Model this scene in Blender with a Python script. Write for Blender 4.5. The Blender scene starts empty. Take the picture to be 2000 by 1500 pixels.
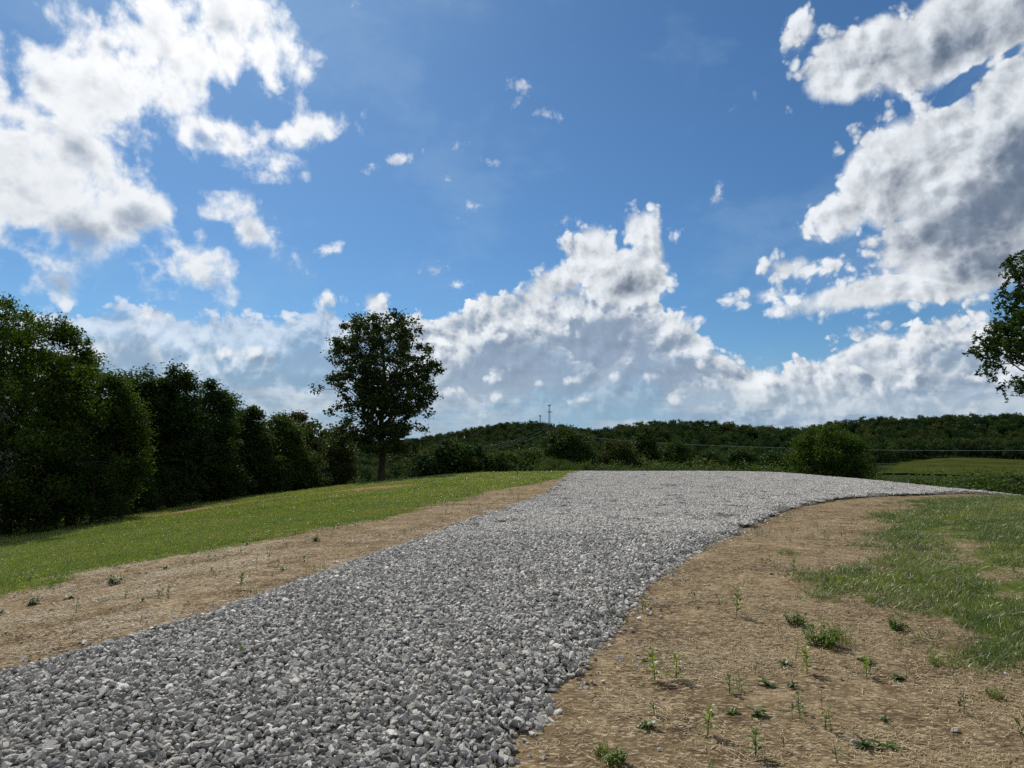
import bpy, bmesh, math, random, os
import numpy as np
from mathutils import Vector, Matrix, Euler

C = bpy.context.scene.collection
R = math.radians
scene = bpy.context.scene
rng = np.random.default_rng(7)
random.seed(7)

# ------------------------------------------------------------------ camera
FOC, HORIZON = 1300.0, 870.0            # focal length and horizon row, photo pixels (2000 x 1500)
PITCH = math.atan((HORIZON - 750.0) / FOC)
EYE = 1.6
cam_data = bpy.data.cameras.new('camera')
cam = bpy.data.objects.new('camera', cam_data)
C.objects.link(cam)
cam.location = (0, 0, EYE)
cam.rotation_euler = (R(90) + PITCH, 0, 0)
cam_data.sensor_width = 36.0
cam_data.lens = 36.0 * FOC / 2000.0
cam_data.clip_start, cam_data.clip_end = 0.05, 20000.0
scene.camera = cam


def ray(px, py):
    """World direction seen at a photo pixel."""
    a, b = (px - 1000.0) / FOC, (750.0 - py) / FOC
    d = Vector((a, math.cos(PITCH) - b * math.sin(PITCH), math.sin(PITCH) + b * math.cos(PITCH)))
    return d.normalized()


def azel(px, py):
    d = ray(px, py)
    return math.degrees(math.atan2(d.x, d.y)), math.degrees(math.asin(d.z))


# ------------------------------------------------------------------ light
SUN_AZ, SUN_EL = -27.0, 47.0            # azimuth from +Y (negative = left), elevation
sun_dir = Vector((math.sin(R(SUN_AZ)) * math.cos(R(SUN_EL)), math.cos(R(SUN_AZ)) * math.cos(R(SUN_EL)), math.sin(R(SUN_EL))))
sl = bpy.data.lights.new('sun', 'SUN')
sl.energy, sl.angle, sl.color = 5.0, R(0.5), (1.0, 0.95, 0.87)
so = bpy.data.objects.new('sun', sl)
C.objects.link(so)
so.rotation_euler = sun_dir.to_track_quat('Z', 'Y').to_euler()

# ------------------------------------------------------------------ sky with procedural cumulus
world = bpy.data.worlds.new('World')
scene.world = world
world.use_nodes = True
WT = world.node_tree
WT.nodes.clear()


class G:
    """Small helper for writing node trees as expressions."""

    def __init__(self, tree):
        self.t = tree

    def put(self, sock, v):
        if isinstance(v, bpy.types.NodeSocket):
            self.t.links.new(v, sock)
        else:
            sock.default_value = v

    def m(self, op, a, b=None, c=None, clamp=False):
        n = self.t.nodes.new('ShaderNodeMath')
        n.operation, n.use_clamp = op, clamp
        for i, v in enumerate((a, b, c)):
            if v is not None:
                self.put(n.inputs[i], v)
        return n.outputs[0]

    def v(self, op, a, b=None, c=None):
        n = self.t.nodes.new('ShaderNodeVectorMath')
        n.operation = op
        for i, x in enumerate((a, b, c)):
            if x is not None:
                self.put(n.inputs[i], x)
        return n.outputs['Value'] if op in ('LENGTH', 'DOT_PRODUCT', 'DISTANCE') else n.outputs['Vector']

    def xyz(self, x, y, z=0.0):
        n = self.t.nodes.new('ShaderNodeCombineXYZ')
        for i, v in enumerate((x, y, z)):
            self.put(n.inputs[i], v)
        return n.outputs[0]

    def sep(self, v):
        n = self.t.nodes.new('ShaderNodeSeparateXYZ')
        self.put(n.inputs[0], v)
        return n.outputs

    def noise(self, vec, scale, detail=6.0, rough=0.55, lac=2.1, kind='FBM', dist=0.0, color=False, dims='3D'):
        n = self.t.nodes.new('ShaderNodeTexNoise')
        n.noise_dimensions = dims
        n.noise_type = kind
        if kind == 'FBM':
            n.normalize = True
        self.put(n.inputs['Vector'], vec)
        for k, x in (('Scale', scale), ('Detail', detail), ('Roughness', rough), ('Lacunarity', lac), ('Distortion', dist)):
            if k in n.inputs:
                self.put(n.inputs[k], x)
        return n.outputs['Color' if color else 0]

    def voronoi(self, vec, scale, detail=0.0, rough=0.5, feature='F1', dims='3D', out='Distance', rand=1.0):
        n = self.t.nodes.new('ShaderNodeTexVoronoi')
        n.voronoi_dimensions, n.feature = dims, feature
        self.put(n.inputs['Vector'], vec)
        for k, x in (('Scale', scale), ('Detail', detail), ('Roughness', rough), ('Randomness', rand)):
            if k in n.inputs:
                self.put(n.inputs[k], x)
        return n.outputs[out]

    def step(self, x, lo, hi, a=0.0, b=1.0, smooth=True):
        n = self.t.nodes.new('ShaderNodeMapRange')
        n.interpolation_type = 'SMOOTHSTEP' if smooth else 'LINEAR'
        for i, v in enumerate((x, lo, hi, a, b)):
            self.put(n.inputs[i], v)
        return n.outputs[0]

    def mix(self, f, a, b, kind='RGBA', blend='MIX'):
        n = self.t.nodes.new('ShaderNodeMix')
        n.data_type = kind
        if kind == 'RGBA':
            n.blend_type = blend
            self.put(n.inputs[0], f), self.put(n.inputs[6], a), self.put(n.inputs[7], b)
            return n.outputs[2]
        self.put(n.inputs[0], f), self.put(n.inputs[2], a), self.put(n.inputs[3], b)
        return n.outputs[0]

    def ramp(self, f, stops):
        n = self.t.nodes.new('ShaderNodeValToRGB')
        self.put(n.inputs[0], f)
        el = n.color_ramp.elements
        while len(el) > 1:
            el.remove(el[-1])
        el[0].position, el[0].color = stops[0][0], tuple(stops[0][1]) + (1,)
        for p, c in stops[1:]:
            e = el.new(p)
            e.color = tuple(c) + (1,)
        return n.outputs[0]

    def curve(self, x, pts, lo, hi, ylo, yhi):
        """Piecewise curve y(x) over [lo, hi] through pts, as a Float Curve node."""
        xn = self.step(x, lo, hi, 0.0, 1.0, smooth=False)
        n = self.t.nodes.new('ShaderNodeFloatCurve')
        self.put(n.inputs['Value'], xn)
        cu = n.mapping.curves[0]
        pts = sorted(pts)
        q = [((a - lo) / (hi - lo), (b - ylo) / (yhi - ylo)) for a, b in pts]
        cu.points[0].location = (0.0, q[0][1])
        cu.points[1].location = (1.0, q[-1][1])
        for a, b in q:
            if 0.0 < a < 1.0:
                p = cu.points.new(a, b)
                p.handle_type = 'VECTOR'
        n.mapping.update()
        return self.m('MULTIPLY_ADD', n.outputs[0], yhi - ylo, ylo)


g = G(WT)
# Cumulus of this sky: centre column, row, half width, half height, tilt (deg), thickness cap (0..1)
LEFT = [(165, 170, 160, 150, 0, 1), (330, 120, 145, 150, 0, 1), (475, 70, 125, 110, 35, 1), (565, 110, 70, 60, 60, .7),
        (90, 340, 200, 180, 0, 1), (230, 400, 115, 105, 0, 1), (110, 535, 95, 75, 0, 1), (410, 262, 140, 55, 8, .9),
        (575, 258, 125, 30, -14, .7), (535, 312, 62, 22, 22, .5), (488, 440, 95, 40, 32, .75), (418, 530, 95, 48, 45, .8),
        (-150, 300, 220, 420, 0, 1), (400, 30, 90, 60, 0, .6), (290, 530, 50, 40, 30, .5)]
RIGHT = [(1690, 112, 145, 78, -8, 1), (1850, 75, 200, 100, -14, 1), (2020, 20, 170, 100, -10, 1), (1556, 62, 30, 42, 20, .5),
         (1640, 420, 85, 45, -8, 1), (1755, 345, 120, 120, -30, 1), (1850, 290, 115, 110, 0, 1), (1960, 190, 75, 130, 15, 1),
         (2080, 350, 300, 240, 0, 1), (1900, 470, 220, 95, 0, 1), (1740, 562, 190, 32, -6, 1), (1880, 530, 170, 62, 0, 1),
         (1545, 522, 46, 26, 0, .6), (1492, 577, 40, 11, -5, .4), (1625, 520, 28, 14, -10, .4),
         (1150, 490, 62, 54, -30, 1), (1256, 448, 46, 46, 10, .9), (1225, 540, 85, 58, 0, 1), (1095, 545, 90, 42, -30, 1), (1275, 500, 26, 66, 0, .8)]
# clouds added out of view, behind and above the camera, as neutral fill: (azimuth, elevation, half sizes in degrees)
FILL_CLOUDS = [(95, 35, 30, 16), (140, 52, 34, 18), (-110, 40, 36, 20), (-160, 30, 30, 16), (175, 26, 34, 12), (60, 66, 40, 9), (-70, 72, 60, 8), (120, 18, 40, 9), (-75, 24, 26, 12)]
PUFF = [(1014, 168, 30, 15, 8, .5), (1008, 205, 16, 13, -40, .4), (1066, 224, 31, 13, 12, .6), (774, 313, 38, 16, -8, .8),
        (734, 326, 24, 9, -20, .3), (957, 317, 27, 10, 6, .5), (915, 394, 9, 15, -20, .5), (937, 402, 12, 6, 0, .3),
        (1105, 430, 26, 11, -15, .3), (1402, 381, 13, 27, 20, .5), (1325, 458, 14, 9, -30, .4), (850, 522, 38, 15, -10, .35),
        (893, 556, 24, 12, -10, .6), (893, 288, 18, 14, 20, .25), (1705, 612, 27, 10, 0, .4), (645, 488, 36, 17, -18, .7),
        (1435, 585, 9, 5, 0, .4), (872, 350, 7, 9, -30, .35), (1455, 198, 20, 7, -25, .25), (520, 180, 22, 12, 40, .3), (598, 534, 16, 8, 0, .4), (1108, 432, 30, 9, -15, .35), (690, 8, 10, 18, 10, .3), (825, 290, 7, 12, 30, .25), (1040, 186, 9, 6, 0, .3), (1640, 590, 14, 6, 0, .3), (905, 430, 9, 5, 0, .25)]
HOLES = [(75, 55, 65, 40, 30, 1), (85, 222, 55, 26, 0, 1), (420, 170, 26, 60, -25, .9), (505, 185, 80, 40, 55, 1), (300, 250, 30, 14, 0, .5), (272, 40, 45, 16, 35, 1),
         (40, 250, 50, 30, 0, 1), (55, 455, 55, 42, 0, 1), (362, 425, 30, 70, -10, 1), (232, 548, 40, 45, 0, 1), (420, 348, 80, 26, 0, 1), (190, 215, 30, 18, 20, .5)]
RHOLES = [(1208, 462, 14, 32, 10, .8), (1235, 478, 24, 12, 0, .7), (1872, 172, 85, 22, -32, 1.7), (1965, 112, 70, 15, -32, 1.6), (1690, 512, 36, 12, -10, 1), (1650, 165, 26, 7, 10, .5)]
BANK = [(-400, 560), (0, 575), (110, 590), (200, 572), (300, 580), (380, 595), (500, 590), (570, 600), (635, 570), (672, 600), (690, 608),
        (712, 580), (735, 562), (760, 580), (772, 604), (830, 598), (900, 585), (960, 555), (1010, 548), (1045, 548), (1062, 540),
        (1105, 535), (1150, 530), (1205, 530), (1262, 520), (1288, 540), (1312, 580), (1326, 606),
        (1345, 598), (1362, 615), (1395, 655), (1450, 688), (1520, 695), (1560, 678), (1610, 655), (1640, 640), (1700, 632), (1790, 630),
        (1835, 600), (1868, 585), (1925, 592), (1960, 615), (2050, 610), (2400, 590)]


def blob(p, e, kind):
    cx, cy, rx, ry, rot = e[:5]
    u, v = azel(cx, cy)
    su = (azel(cx + 10, cy)[0] - azel(cx - 10, cy)[0]) / 20.0
    sv = (azel(cx, cy - 10)[1] - azel(cx, cy + 10)[1]) / 20.0
    a, b = rx * su, ry * sv
    if rot:
        n = WT.nodes.new('ShaderNodeMapping')
        n.vector_type = 'TEXTURE'
        g.put(n.inputs['Vector'], p)
        n.inputs['Location'].default_value = (u, v, 0)
        n.inputs['Rotation'].default_value = (0, 0, R(-rot))
        n.inputs['Scale'].default_value = (a, b, 1)
        q = n.outputs[0]
    else:
        q = g.v('MULTIPLY_ADD', p, (1 / a, 1 / b, 1), (-u / a, -v / b, 0))
    ln = g.v('LENGTH', q)
    r = min(a, b) if kind == 'puff' else min(max(a, b), 1.6 * min(a, b))
    return g.m('MULTIPLY_ADD', ln, -r, r), r


def after(p, f):
    """p itself, but evaluated only once f is known (keeps the shader's stack small)."""
    return g.v('MULTIPLY_ADD', f, (1e-7, 1e-7, 0), p)


TIER2 = [(-400, 640), (0, 640), (60, 622), (110, 650), (150, 636), (200, 628), (260, 616), (300, 640), (330, 690), (350, 700), (400, 650),
         (450, 640), (520, 650), (560, 700), (600, 740), (650, 720), (700, 700), (860, 690), (900, 640), (960, 622), (1000, 640),
         (1050, 622), (1100, 640), (1130, 690), (1200, 680), (1240, 606), (1290, 598), (1310, 640), (1340, 610), (1362, 620),
         (1400, 662), (1430, 690), (1480, 740), (1500, 720), (1560, 690), (1600, 720), (1650, 700), (1720, 680), (1800, 690),
         (1850, 650), (1900, 640), (2000, 650), (2400, 640)]
TIER3 = [(-400, 720), (0, 720), (100, 700), (200, 720), (300, 740), (400, 700), (500, 720), (600, 765), (850, 760), (900, 740), (950, 768),
         (1000, 760), (1060, 772), (1130, 750), (1200, 740), (1300, 752), (1340, 716), (1400, 702), (1430, 716), (1450, 772),
         (1540, 760), (1600, 772), (1690, 740), (1750, 722), (1810, 718), (1840, 764), (1890, 772), (1930, 744), (2000, 740), (2400, 730)]
TIER4 = [(x_, 790 + 22 * math.sin(x_ * .021) + 13 * math.sin(x_ * .057 + 2)) for x_ in range(-400, 2401, 30)]
# separate heads of cumulus standing in the bank
LUMP = [(730, 592, 38, 34, 0, 1), (640, 588, 34, 24, 0, 1), (905, 632, 70, 30, -8, 1), (1000, 596, 62, 36, -20, 1), (1060, 640, 60, 22, 0, 1), (1382, 722, 46, 24, -10, 1), (1335, 640, 40, 38, 0, 1),
        (1245, 640, 36, 36, 0, 1), (1590, 722, 44, 18, -8, 1), (1690, 655, 72, 24, -4, 1), (1848, 640, 62, 40, -10, 1), (1775, 746, 62, 20, -10, 1), (1562, 790, 34, 11, 0, 1), (1935, 762, 34, 18, -10, 1),
        (460, 690, 66, 22, 0, 1), (310, 610, 50, 20, 0, 1), (120, 622, 64, 18, 0, 1), (540, 630, 60, 18, -5, 1), (1480, 700, 34, 14, 0, 1), (1130, 745, 44, 14, 0, 1), (950, 740, 50, 12, 0, 1), (1680, 790, 40, 9, 0, 1)]
LUMP += [(860 + 66 * i + 20 * math.sin(i * 2.3), 752 + 30 * math.sin(i * 1.9 + .5), 40 + 16 * math.sin(i * 3.1), 13 + 4 * math.sin(i * 1.3), 4 * math.sin(i), 1) for i in range(18)]
# where the big clouds are deep and grey
SHADE = [(1880, 420, 260, 90, -8, 1.0), (1990, 300, 110, 110, 0, .8), (1930, 520, 140, 50, -8, .9), (1880, 90, 160, 60, -18, .75),
         (1720, 120, 60, 30, 0, .3), (1235, 565, 85, 34, -4, .75), (1100, 575, 60, 24, -10, .6), (150, 290, 50, 40, 30, .5), (160, 470, 80, 70, 20, .8), (270, 430, 70, 40, 0, .7), (260, 270, 40, 25, 45, .6),
         (395, 272, 30, 22, 40, .7), (70, 160, 50, 25, 0, .35), (205, 85, 20, 16, 0, .5), (430, 40, 40, 40, 40, .4), (120, 560, 70, 40, 0, .7),
         (420, 560, 40, 30, 30, .5), (490, 450, 45, 20, 30, .4)]
SHADE_BANK = [(1130, 575, 95, 30, -4, 1.0), (1240, 560, 60, 40, 10, .7), (1080, 690, 190, 40, 0, 1.0), (1180, 640, 130, 26, 0, .8), (900, 640, 70, 18, 0, .4),
              (250, 690, 60, 60, 0, .8), (590, 690, 60, 50, 0, .8), (200, 620, 90, 20, 0, .5), (960, 730, 160, 24, 0, .7), (1210, 480, 30, 50, 20, .6), (1290, 730, 120, 22, 0, .7), (420, 620, 60, 18, 0, .5), (1700, 700, 120, 26, -5, .6), (1850, 690, 110, 22, -5, .6), (740, 690, 70, 40, 0, .7), (1240, 680, 50, 30, 0, .5)]


def union(p, items, kind, first, fn):
    f = None
    for e in items:
        b, r = blob(after(p, first if f is None else f), e, kind)
        b = fn(b, r, e)
        f = b if f is None else g.m('MAXIMUM', f, b)
    return f


def noises(p):
    warp = g.noise(p, 0.16, 2.0, 0.5, dims='2D', color=True)
    pw = g.v('MULTIPLY_ADD', warp, (1.5, 1.5, 0.0), p)
    coarse = g.m('SUBTRACT', g.noise(pw, 0.13, 8.0, 0.55, 2.05, dims='2D'), 0.5)
    fine = g.m('SUBTRACT', g.noise(pw, 0.40, 7.0, 0.575, 2.05, dims='2D'), 0.5)
    vor = g.voronoi(pw, 0.5, 2.5, 0.55, 'F1', '2D')
    puffy = g.m('SUBTRACT', 0.45, g.m('MINIMUM', g.m('MULTIPLY', g.m('MULTIPLY', vor, vor), 1.5), 1.1))
    return pw, coarse, fine, puffy


def comb(coarse, fine, puffy, a, b, c):
    return g.m('MULTIPLY_ADD', puffy, c, g.m('MULTIPLY_ADD', fine, b, g.m('MULTIPLY', coarse, a)))


def px_curve(u, pts):
    return g.curve(u, [azel(x, y) for x, y in pts], -60.0, 60.0, 0.0, 22.0)


tc = WT.nodes.new('ShaderNodeTexCoord')
d = g.sep(tc.outputs['Generated'])
az = g.m('MULTIPLY', g.m('ARCTAN2', d[0], d[1]), 57.29578)
el = g.m('MULTIPLY', g.m('ARCSINE', d[2]), 57.29578)
p0 = g.xyz(az, el)
tosun = g.v('NORMALIZE', g.v('SUBTRACT', (SUN_AZ, SUN_EL + 15.0, 0), p0))      # towards the sun, along the sky
sund = g.v('DISTANCE', p0, (SUN_AZ, SUN_EL, 0))
near = g.step(sund, 40.0, 12.0)                      # strong forward scattering close to the sun

pw0, co0, fi0, pu0 = noises(p0)
p1 = after(g.v('MULTIPLY_ADD', tosun, (0.8, 0.8, 0), p0), pu0)
pw1, co1, fi1, pu1 = noises(p1)
relief = g.m('SUBTRACT', comb(co1, fi1, pu1, 7.0, 3.2, 1.1), comb(co0, fi0, pu0, 7.0, 3.2, 1.1))

# thickness of the big clouds, in degrees
cap = lambda b, r, e: b if e[5] >= 1 else g.m('MINIMUM', b, 2.2 * e[5])


def carve(f, items):
    for e in items:
        b, r = blob(after(p0, f), e, 'mass')
        f = g.m('SUBTRACT', f, g.m('MAXIMUM', g.m('MULTIPLY', b, 1.8 * e[5]), 0.0))
    return f


f = carve(union(p0, LEFT, 'mass', relief, cap), HOLES)
left = g.m('ADD', g.m('ADD', g.m('MINIMUM', f, 2.4), 0.35), comb(co0, fi0, pu0, 4.6, 5.4, .8))
f = carve(union(p0, RIGHT, 'mass', left, cap), RHOLES)
right = g.m('ADD', g.m('ADD', g.m('MINIMUM', f, 6.0), 0.95), comb(co0, fi0, pu0, 2.2, 2.2, 1.3))
f = None
for a_, e_, ra, re in FILL_CLOUDS:
    q_ = g.v('LENGTH', g.v('MULTIPLY_ADD', after(p0, right if f is None else f), (1 / ra, 1 / re, 1), (-a_ / ra, -e_ / re, 0)))
    b_ = g.m('MULTIPLY_ADD', q_, -re * .6, re * .6)
    f = b_ if f is None else g.m('MAXIMUM', f, b_)
rest = g.m('ADD', f, comb(co0, fi0, pu0, 9.0, 4.0, 1.0))
sh = union(p0, SHADE, 'mass', rest, lambda b, r, e: g.m('MULTIPLY', g.m('MAXIMUM', b, 0.0), 1.6 * e[5] / r))
shb = union(p0, SHADE_BANK, 'mass', sh, lambda b, r, e: g.m('MULTIPLY', g.m('MAXIMUM', b, 0.0), 1.6 * e[5] / r))
puff_f = union(p0, PUFF, 'puff', shb, lambda b, r, e: g.m('MULTIPLY', b, e[5] * 4.0))
f = union(p0, LUMP, 'mass', puff_f, lambda b, r, e: b)
lump = g.m('ADD', g.m('ADD', g.m('MINIMUM', f, 2.2), .12), comb(co0, fi0, pu0, .8, 1.8, 1.0))
wisp = g.m('SUBTRACT', g.noise(pw0, 0.9, 6.0, 0.62, 2.1, dims='2D'), 0.53)
puff = g.m('ADD', g.m('MINIMUM', puff_f, 1.6), g.m('MULTIPLY', wisp, 3.4))

sky = WT.nodes.new('ShaderNodeTexSky')
sky.sky_type = 'NISHITA'
sky.sun_disc = False
sky.sun_elevation = R(SUN_EL)
sky.sun_rotation = R(SUN_AZ)
sky.altitude = 200.0
sky.air_density, sky.dust_density, sky.ozone_density = 1.0, 0.5, 4.0

SKY = 0.1
W = lambda r, gg, b: (r / SKY, gg / SKY, b / SKY, 1)
col = g.mix(1.0, sky.outputs[0], (0.47, 0.71, 0.86, 1), blend='MULTIPLY')
veil = g.step(g.noise(g.v('MULTIPLY', pw0, (.06, .11, 0)), 1.0, 5.0, .6, 2.1, dims='2D'), .48, .72)
col = g.mix(g.m('MULTIPLY', veil, .15), col, W(.42, .58, .74))
# warm glare of the air near the horizon is held back to a pale blue
lowair = g.step(el, 10.0, 0.0)
col = g.mix(g.m('MULTIPLY', lowair, 0.75), col, W(.26, .44, .64))


def layer(col, a, t, s_lo, s_hi, white, grey, soft=None):
    return g.mix(a, col, g.v('MULTIPLY', g.mix(g.step(t, s_lo, s_hi), white, grey), soft or g.xyz(grain, grain, grain)))


# fine light and shade over all cloud: billows turned to the sun are brighter
grain = g.m('MINIMUM', g.m('MAXIMUM', g.m('MULTIPLY_ADD', relief, -0.10, 1.0), 0.72), 1.14)
nb = comb(co0, fi0, pu0, 1.6, 2.6, 1.2)
ub = g.m('ADD', az, g.m('MULTIPLY_ADD', fi0, 3.5, g.m('MULTIPLY', co0, 4.0)))
strat = g.noise(g.v('MULTIPLY', p0, (0.07, 0.5, 0)), 1.0, 5.0, 0.6, 2.1, dims='2D')
strips = g.step(strat, 0.40, 0.60)
for pts, off, depth, amp, white, grey in ((BANK, 0.1, 7.6, 1.0, W(.80, .83, .86), W(.29, .37, .49)),
                                          (TIER2, 0.4, 3.4, .9, W(.72, .76, .80), W(.28, .38, .51)),
                                          (TIER3, 0.3, 2.3, .7, W(.66, .71, .76), W(.30, .42, .56)),
                                          (TIER4, 0.2, 1.7, .6, W(.60, .66, .71), W(.33, .46, .60))):
    h = g.m('ADD', g.m('SUBTRACT', px_curve(ub if pts is BANK else az, pts), el), g.m('MULTIPLY_ADD', nb, amp, -off))
    a = g.m('MULTIPLY', g.step(h, 0.0, 0.7), g.step(h, depth * 1.9, depth * 0.8, 0.10, 1.0))
    a = g.m('MULTIPLY', a, g.step(el, 0.0, 5.0, 0.40, 0.97))
    a = g.m('MULTIPLY', a, g.step(az, -6.0, -18.0, 1.0, 0.62))
    if pts is not BANK:
        a = g.m('MULTIPLY', a, g.m('MULTIPLY_ADD', strips, .75, .25))
    t = g.m('ADD', g.m('MULTIPLY_ADD', relief, 1.7, g.m('MULTIPLY', h, 5.4 / depth)), g.m('MULTIPLY', shb, 2.2))
    col = layer(col, a, t, -0.2, 4.6, white, grey)
t = g.m('ADD', g.m('MULTIPLY_ADD', relief, 1.2, g.m('MULTIPLY', lump, .9)), g.m('MULTIPLY', shb, 1.0))
col = layer(col, g.m('MULTIPLY', g.step(lump, 0.0, 1.2), g.step(el, 0.5, 7.0, .6, .95)), t, -.3, 3.0, W(.76, .79, .82), W(.33, .43, .55))
# thin streaks of far cloud low over the hills
a = g.m('MULTIPLY', g.m('MULTIPLY', g.step(el, 8.0, 2.5), strips), 0.40)
col = g.mix(a, col, W(.50, .59, .66))
# big clouds near the sun: glaring, ragged, half transparent
bw = g.mix(near, W(.80, .84, .88), W(1.04, 1.05, 1.06))
bg = g.mix(near, W(.27, .34, .45), W(.50, .56, .64))
t = g.m('ADD', g.m('MULTIPLY_ADD', relief, 0.7, g.m('MULTIPLY', g.m('SUBTRACT', left, 1.0), 0.55)), g.m('MULTIPLY', sh, 2.9))
col = layer(col, g.step(left, -0.35, 2.3), t, 0.0, 4.2, bw, bg, (1, 1, 1))
# big clouds to the right: bright rims towards the sun, grey bodies
t = g.m('ADD', g.m('MULTIPLY_ADD', relief, 0.85, g.m('MULTIPLY', right, 0.42)), g.m('MULTIPLY', sh, 2.0))
col = layer(col, g.step(right, -0.1, 1.2), t, -0.3, 4.8, W(.74, .78, .82), W(.165, .215, .30))
col = layer(col, g.step(rest, 0.0, 2.5), g.m('MULTIPLY_ADD', relief, 0.8, g.m('MULTIPLY', rest, .3)), 0.0, 4.0, W(.95, .94, .92), W(.45, .47, .50))  # the added fill clouds outside the view
# small puffs
col = layer(col, g.m('MULTIPLY', g.step(puff, 0.0, 1.7), 0.9), g.m('ADD', relief, puff), 0.6, 3.4, W(.78, .82, .86), W(.45, .56, .70))
bg_n = WT.nodes.new('ShaderNodeBackground')
g.put(bg_n.inputs[0], col)
bg_n.inputs[1].default_value = SKY
wo = WT.nodes.new('ShaderNodeOutputWorld')
WT.links.new(bg_n.outputs[0], wo.inputs[0])

# ------------------------------------------------------------------ render set-up
scene.view_settings.view_transform = 'Standard'
scene.view_settings.look = 'None'
scene.view_settings.exposure = 0.0
scene.view_settings.gamma = 1.0
scene.view_settings.use_curve_mapping = False
scene.cycles.use_denoising = False
scene.cycles.use_adaptive_sampling = True
scene.cycles.adaptive_threshold = 0.008
scene.cycles.adaptive_min_samples = 12
scene.cycles.sample_clamp_indirect = 4.0
scene.cycles.max_bounces = 6
scene.cycles.diffuse_bounces = 3
scene.cycles.transparent_max_bounces = 8
# ------------------------------------------------------------------ terrain
def sp(a, w):
    """Soft ramp: 0 below zero, a above it, rounded over w."""
    a = np.asarray(a, float) / w
    return w * np.where(a > 30, a, np.log1p(np.exp(np.minimum(a, 30))))


HILLS = [(35, 900, 125, 150, 30), (-60, 980, 130, 150, 12), (-430, 1250, 300, 220, 34), (-900, 1100, 300, 250, 36),
         (140, 560, 95, 110, 20), (262, 640, 110, 120, 15), (40, 620, 90, 90, 9), (440, 700, 125, 130, 24), (350, 690, 60, 90, 10), (620, 690, 160, 150, 26),
         (900, 700, 260, 240, 26), (300, 450, 110, 70, 4.5), (225, 375, 60, 60, 2.5), (-250, 520, 160, 120, 8)]


def height(x, y):
    x, y = np.asarray(x, float), np.asarray(y, float)
    z = -0.115 * sp(-x - 2.0, 1.6) + 0.045 * sp(-x - 34, 3)
    right = 0.22 * sp(x - 17.0, 1.2)
    k = 0.20 / (1 + np.exp(np.clip(-x / 2.5, -60, 60))) + 0.035
    back = k * sp(y - 43.5, 1.6) + 0.16 * sp(y - 62, 6)
    z = z - right - back
    z = z + 0.02 * np.sin(x * 0.9 + 1.3) * np.sin(y * 0.55) * (np.hypot(x, y) > 3)
    f = -14.0 + 0.0 * x
    for cx, cy, sx, sy, h in HILLS:
        f = f + h * np.exp(-((x - cx) / sx) ** 2 - ((y - cy) / sy) ** 2)
    f = f + 1.2 * np.sin(x * 0.021 + 1) * np.sin(y * 0.017)
    f = np.where((np.abs(x) < 200) & (y < 60), np.minimum(f, -14.0), f)
    w = 3.0
    hi, lo = np.maximum(z, f), np.minimum(z, f)
    return hi + w * np.log1p(np.exp(-(hi - lo) / w)) * (lo < hi + 40)


H0 = float(height(0.0, 0.0))
cam.location.z = EYE + H0


def zz(x, y):
    return float(height(x, y))


def on_ground(px, py, far=400.0):
    """Where the view ray through a photo pixel meets the terrain."""
    d = ray(px, py)
    o = cam.location
    t, dt = 1.0, 0.02
    while t < far:
        if o.z + d.z * t < zz(o.x + d.x * t, o.y + d.y * t):
            a, b = t - dt, t
            for _ in range(18):
                m = (a + b) / 2
                if o.z + d.z * m < zz(o.x + d.x * m, o.y + d.y * m):
                    b = m
                else:
                    a = m
            return o.x + d.x * b, o.y + d.y * b
        dt = 0.02 + t * 0.004
        t += dt
    return None


def at_depth(px, y):
    """x of the photo column px at depth y, and the height seen there at row py."""
    return (px - 1000.0) / FOC * (y / 1.0)


def z_seen(py, y):
    d = ray(1000, py)
    return cam.location.z + d.z / d.y * y


def inside(poly, x, y):
    poly = np.asarray(poly)
    r = np.zeros(np.shape(x), bool)
    n = len(poly)
    for i in range(n):
        x1, y1 = poly[i]
        x2, y2 = poly[(i + 1) % n]
        c = ((y1 > y) != (y2 > y))
        xi = (x2 - x1) * (y - y1) / ((y2 - y1) if y2 != y1 else 1e-9) + x1
        r ^= c & (x < xi)
    return r


def sdist(poly, x, y):
    """Signed distance to a closed outline, positive inside."""
    poly = np.asarray(poly)
    best = np.full(np.shape(x), 1e9)
    n = len(poly)
    for i in range(n):
        a, b = poly[i], poly[(i + 1) % n]
        ab = b - a
        t = np.clip(((x - a[0]) * ab[0] + (y - a[1]) * ab[1]) / max(ab @ ab, 1e-9), 0, 1)
        best = np.minimum(best, np.hypot(x - a[0] - t * ab[0], y - a[1] - t * ab[1]))
    return np.where(inside(poly, x, y), best, -best)


def vnoise(x, y, s, seed=0):
    """Cheap smooth value noise in [-1, 1]."""
    x, y = np.asarray(x) / s + seed * 17.3, np.asarray(y) / s + seed * 5.1
    xi, yi = np.floor(x), np.floor(y)
    fx, fy = x - xi, y - yi
    fx, fy = fx * fx * (3 - 2 * fx), fy * fy * (3 - 2 * fy)
    h = lambda a, b: np.modf(np.sin(a * 127.1 + b * 311.7 + seed * 74.7) * 43758.5453)[0]
    v = (h(xi, yi) * (1 - fx) + h(xi + 1, yi) * fx) * (1 - fy) + (h(xi, yi + 1) * (1 - fx) + h(xi + 1, yi + 1) * fx) * fy
    return v


def fnoise(x, y, s, seed=0):
    return 0.55 * vnoise(x, y, s, seed) + 0.3 * vnoise(x, y, s / 2.3, seed + 1) + 0.15 * vnoise(x, y, s / 5.1, seed + 2)


PXW = lambda pts: [on_ground(*p) for p in pts]
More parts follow.
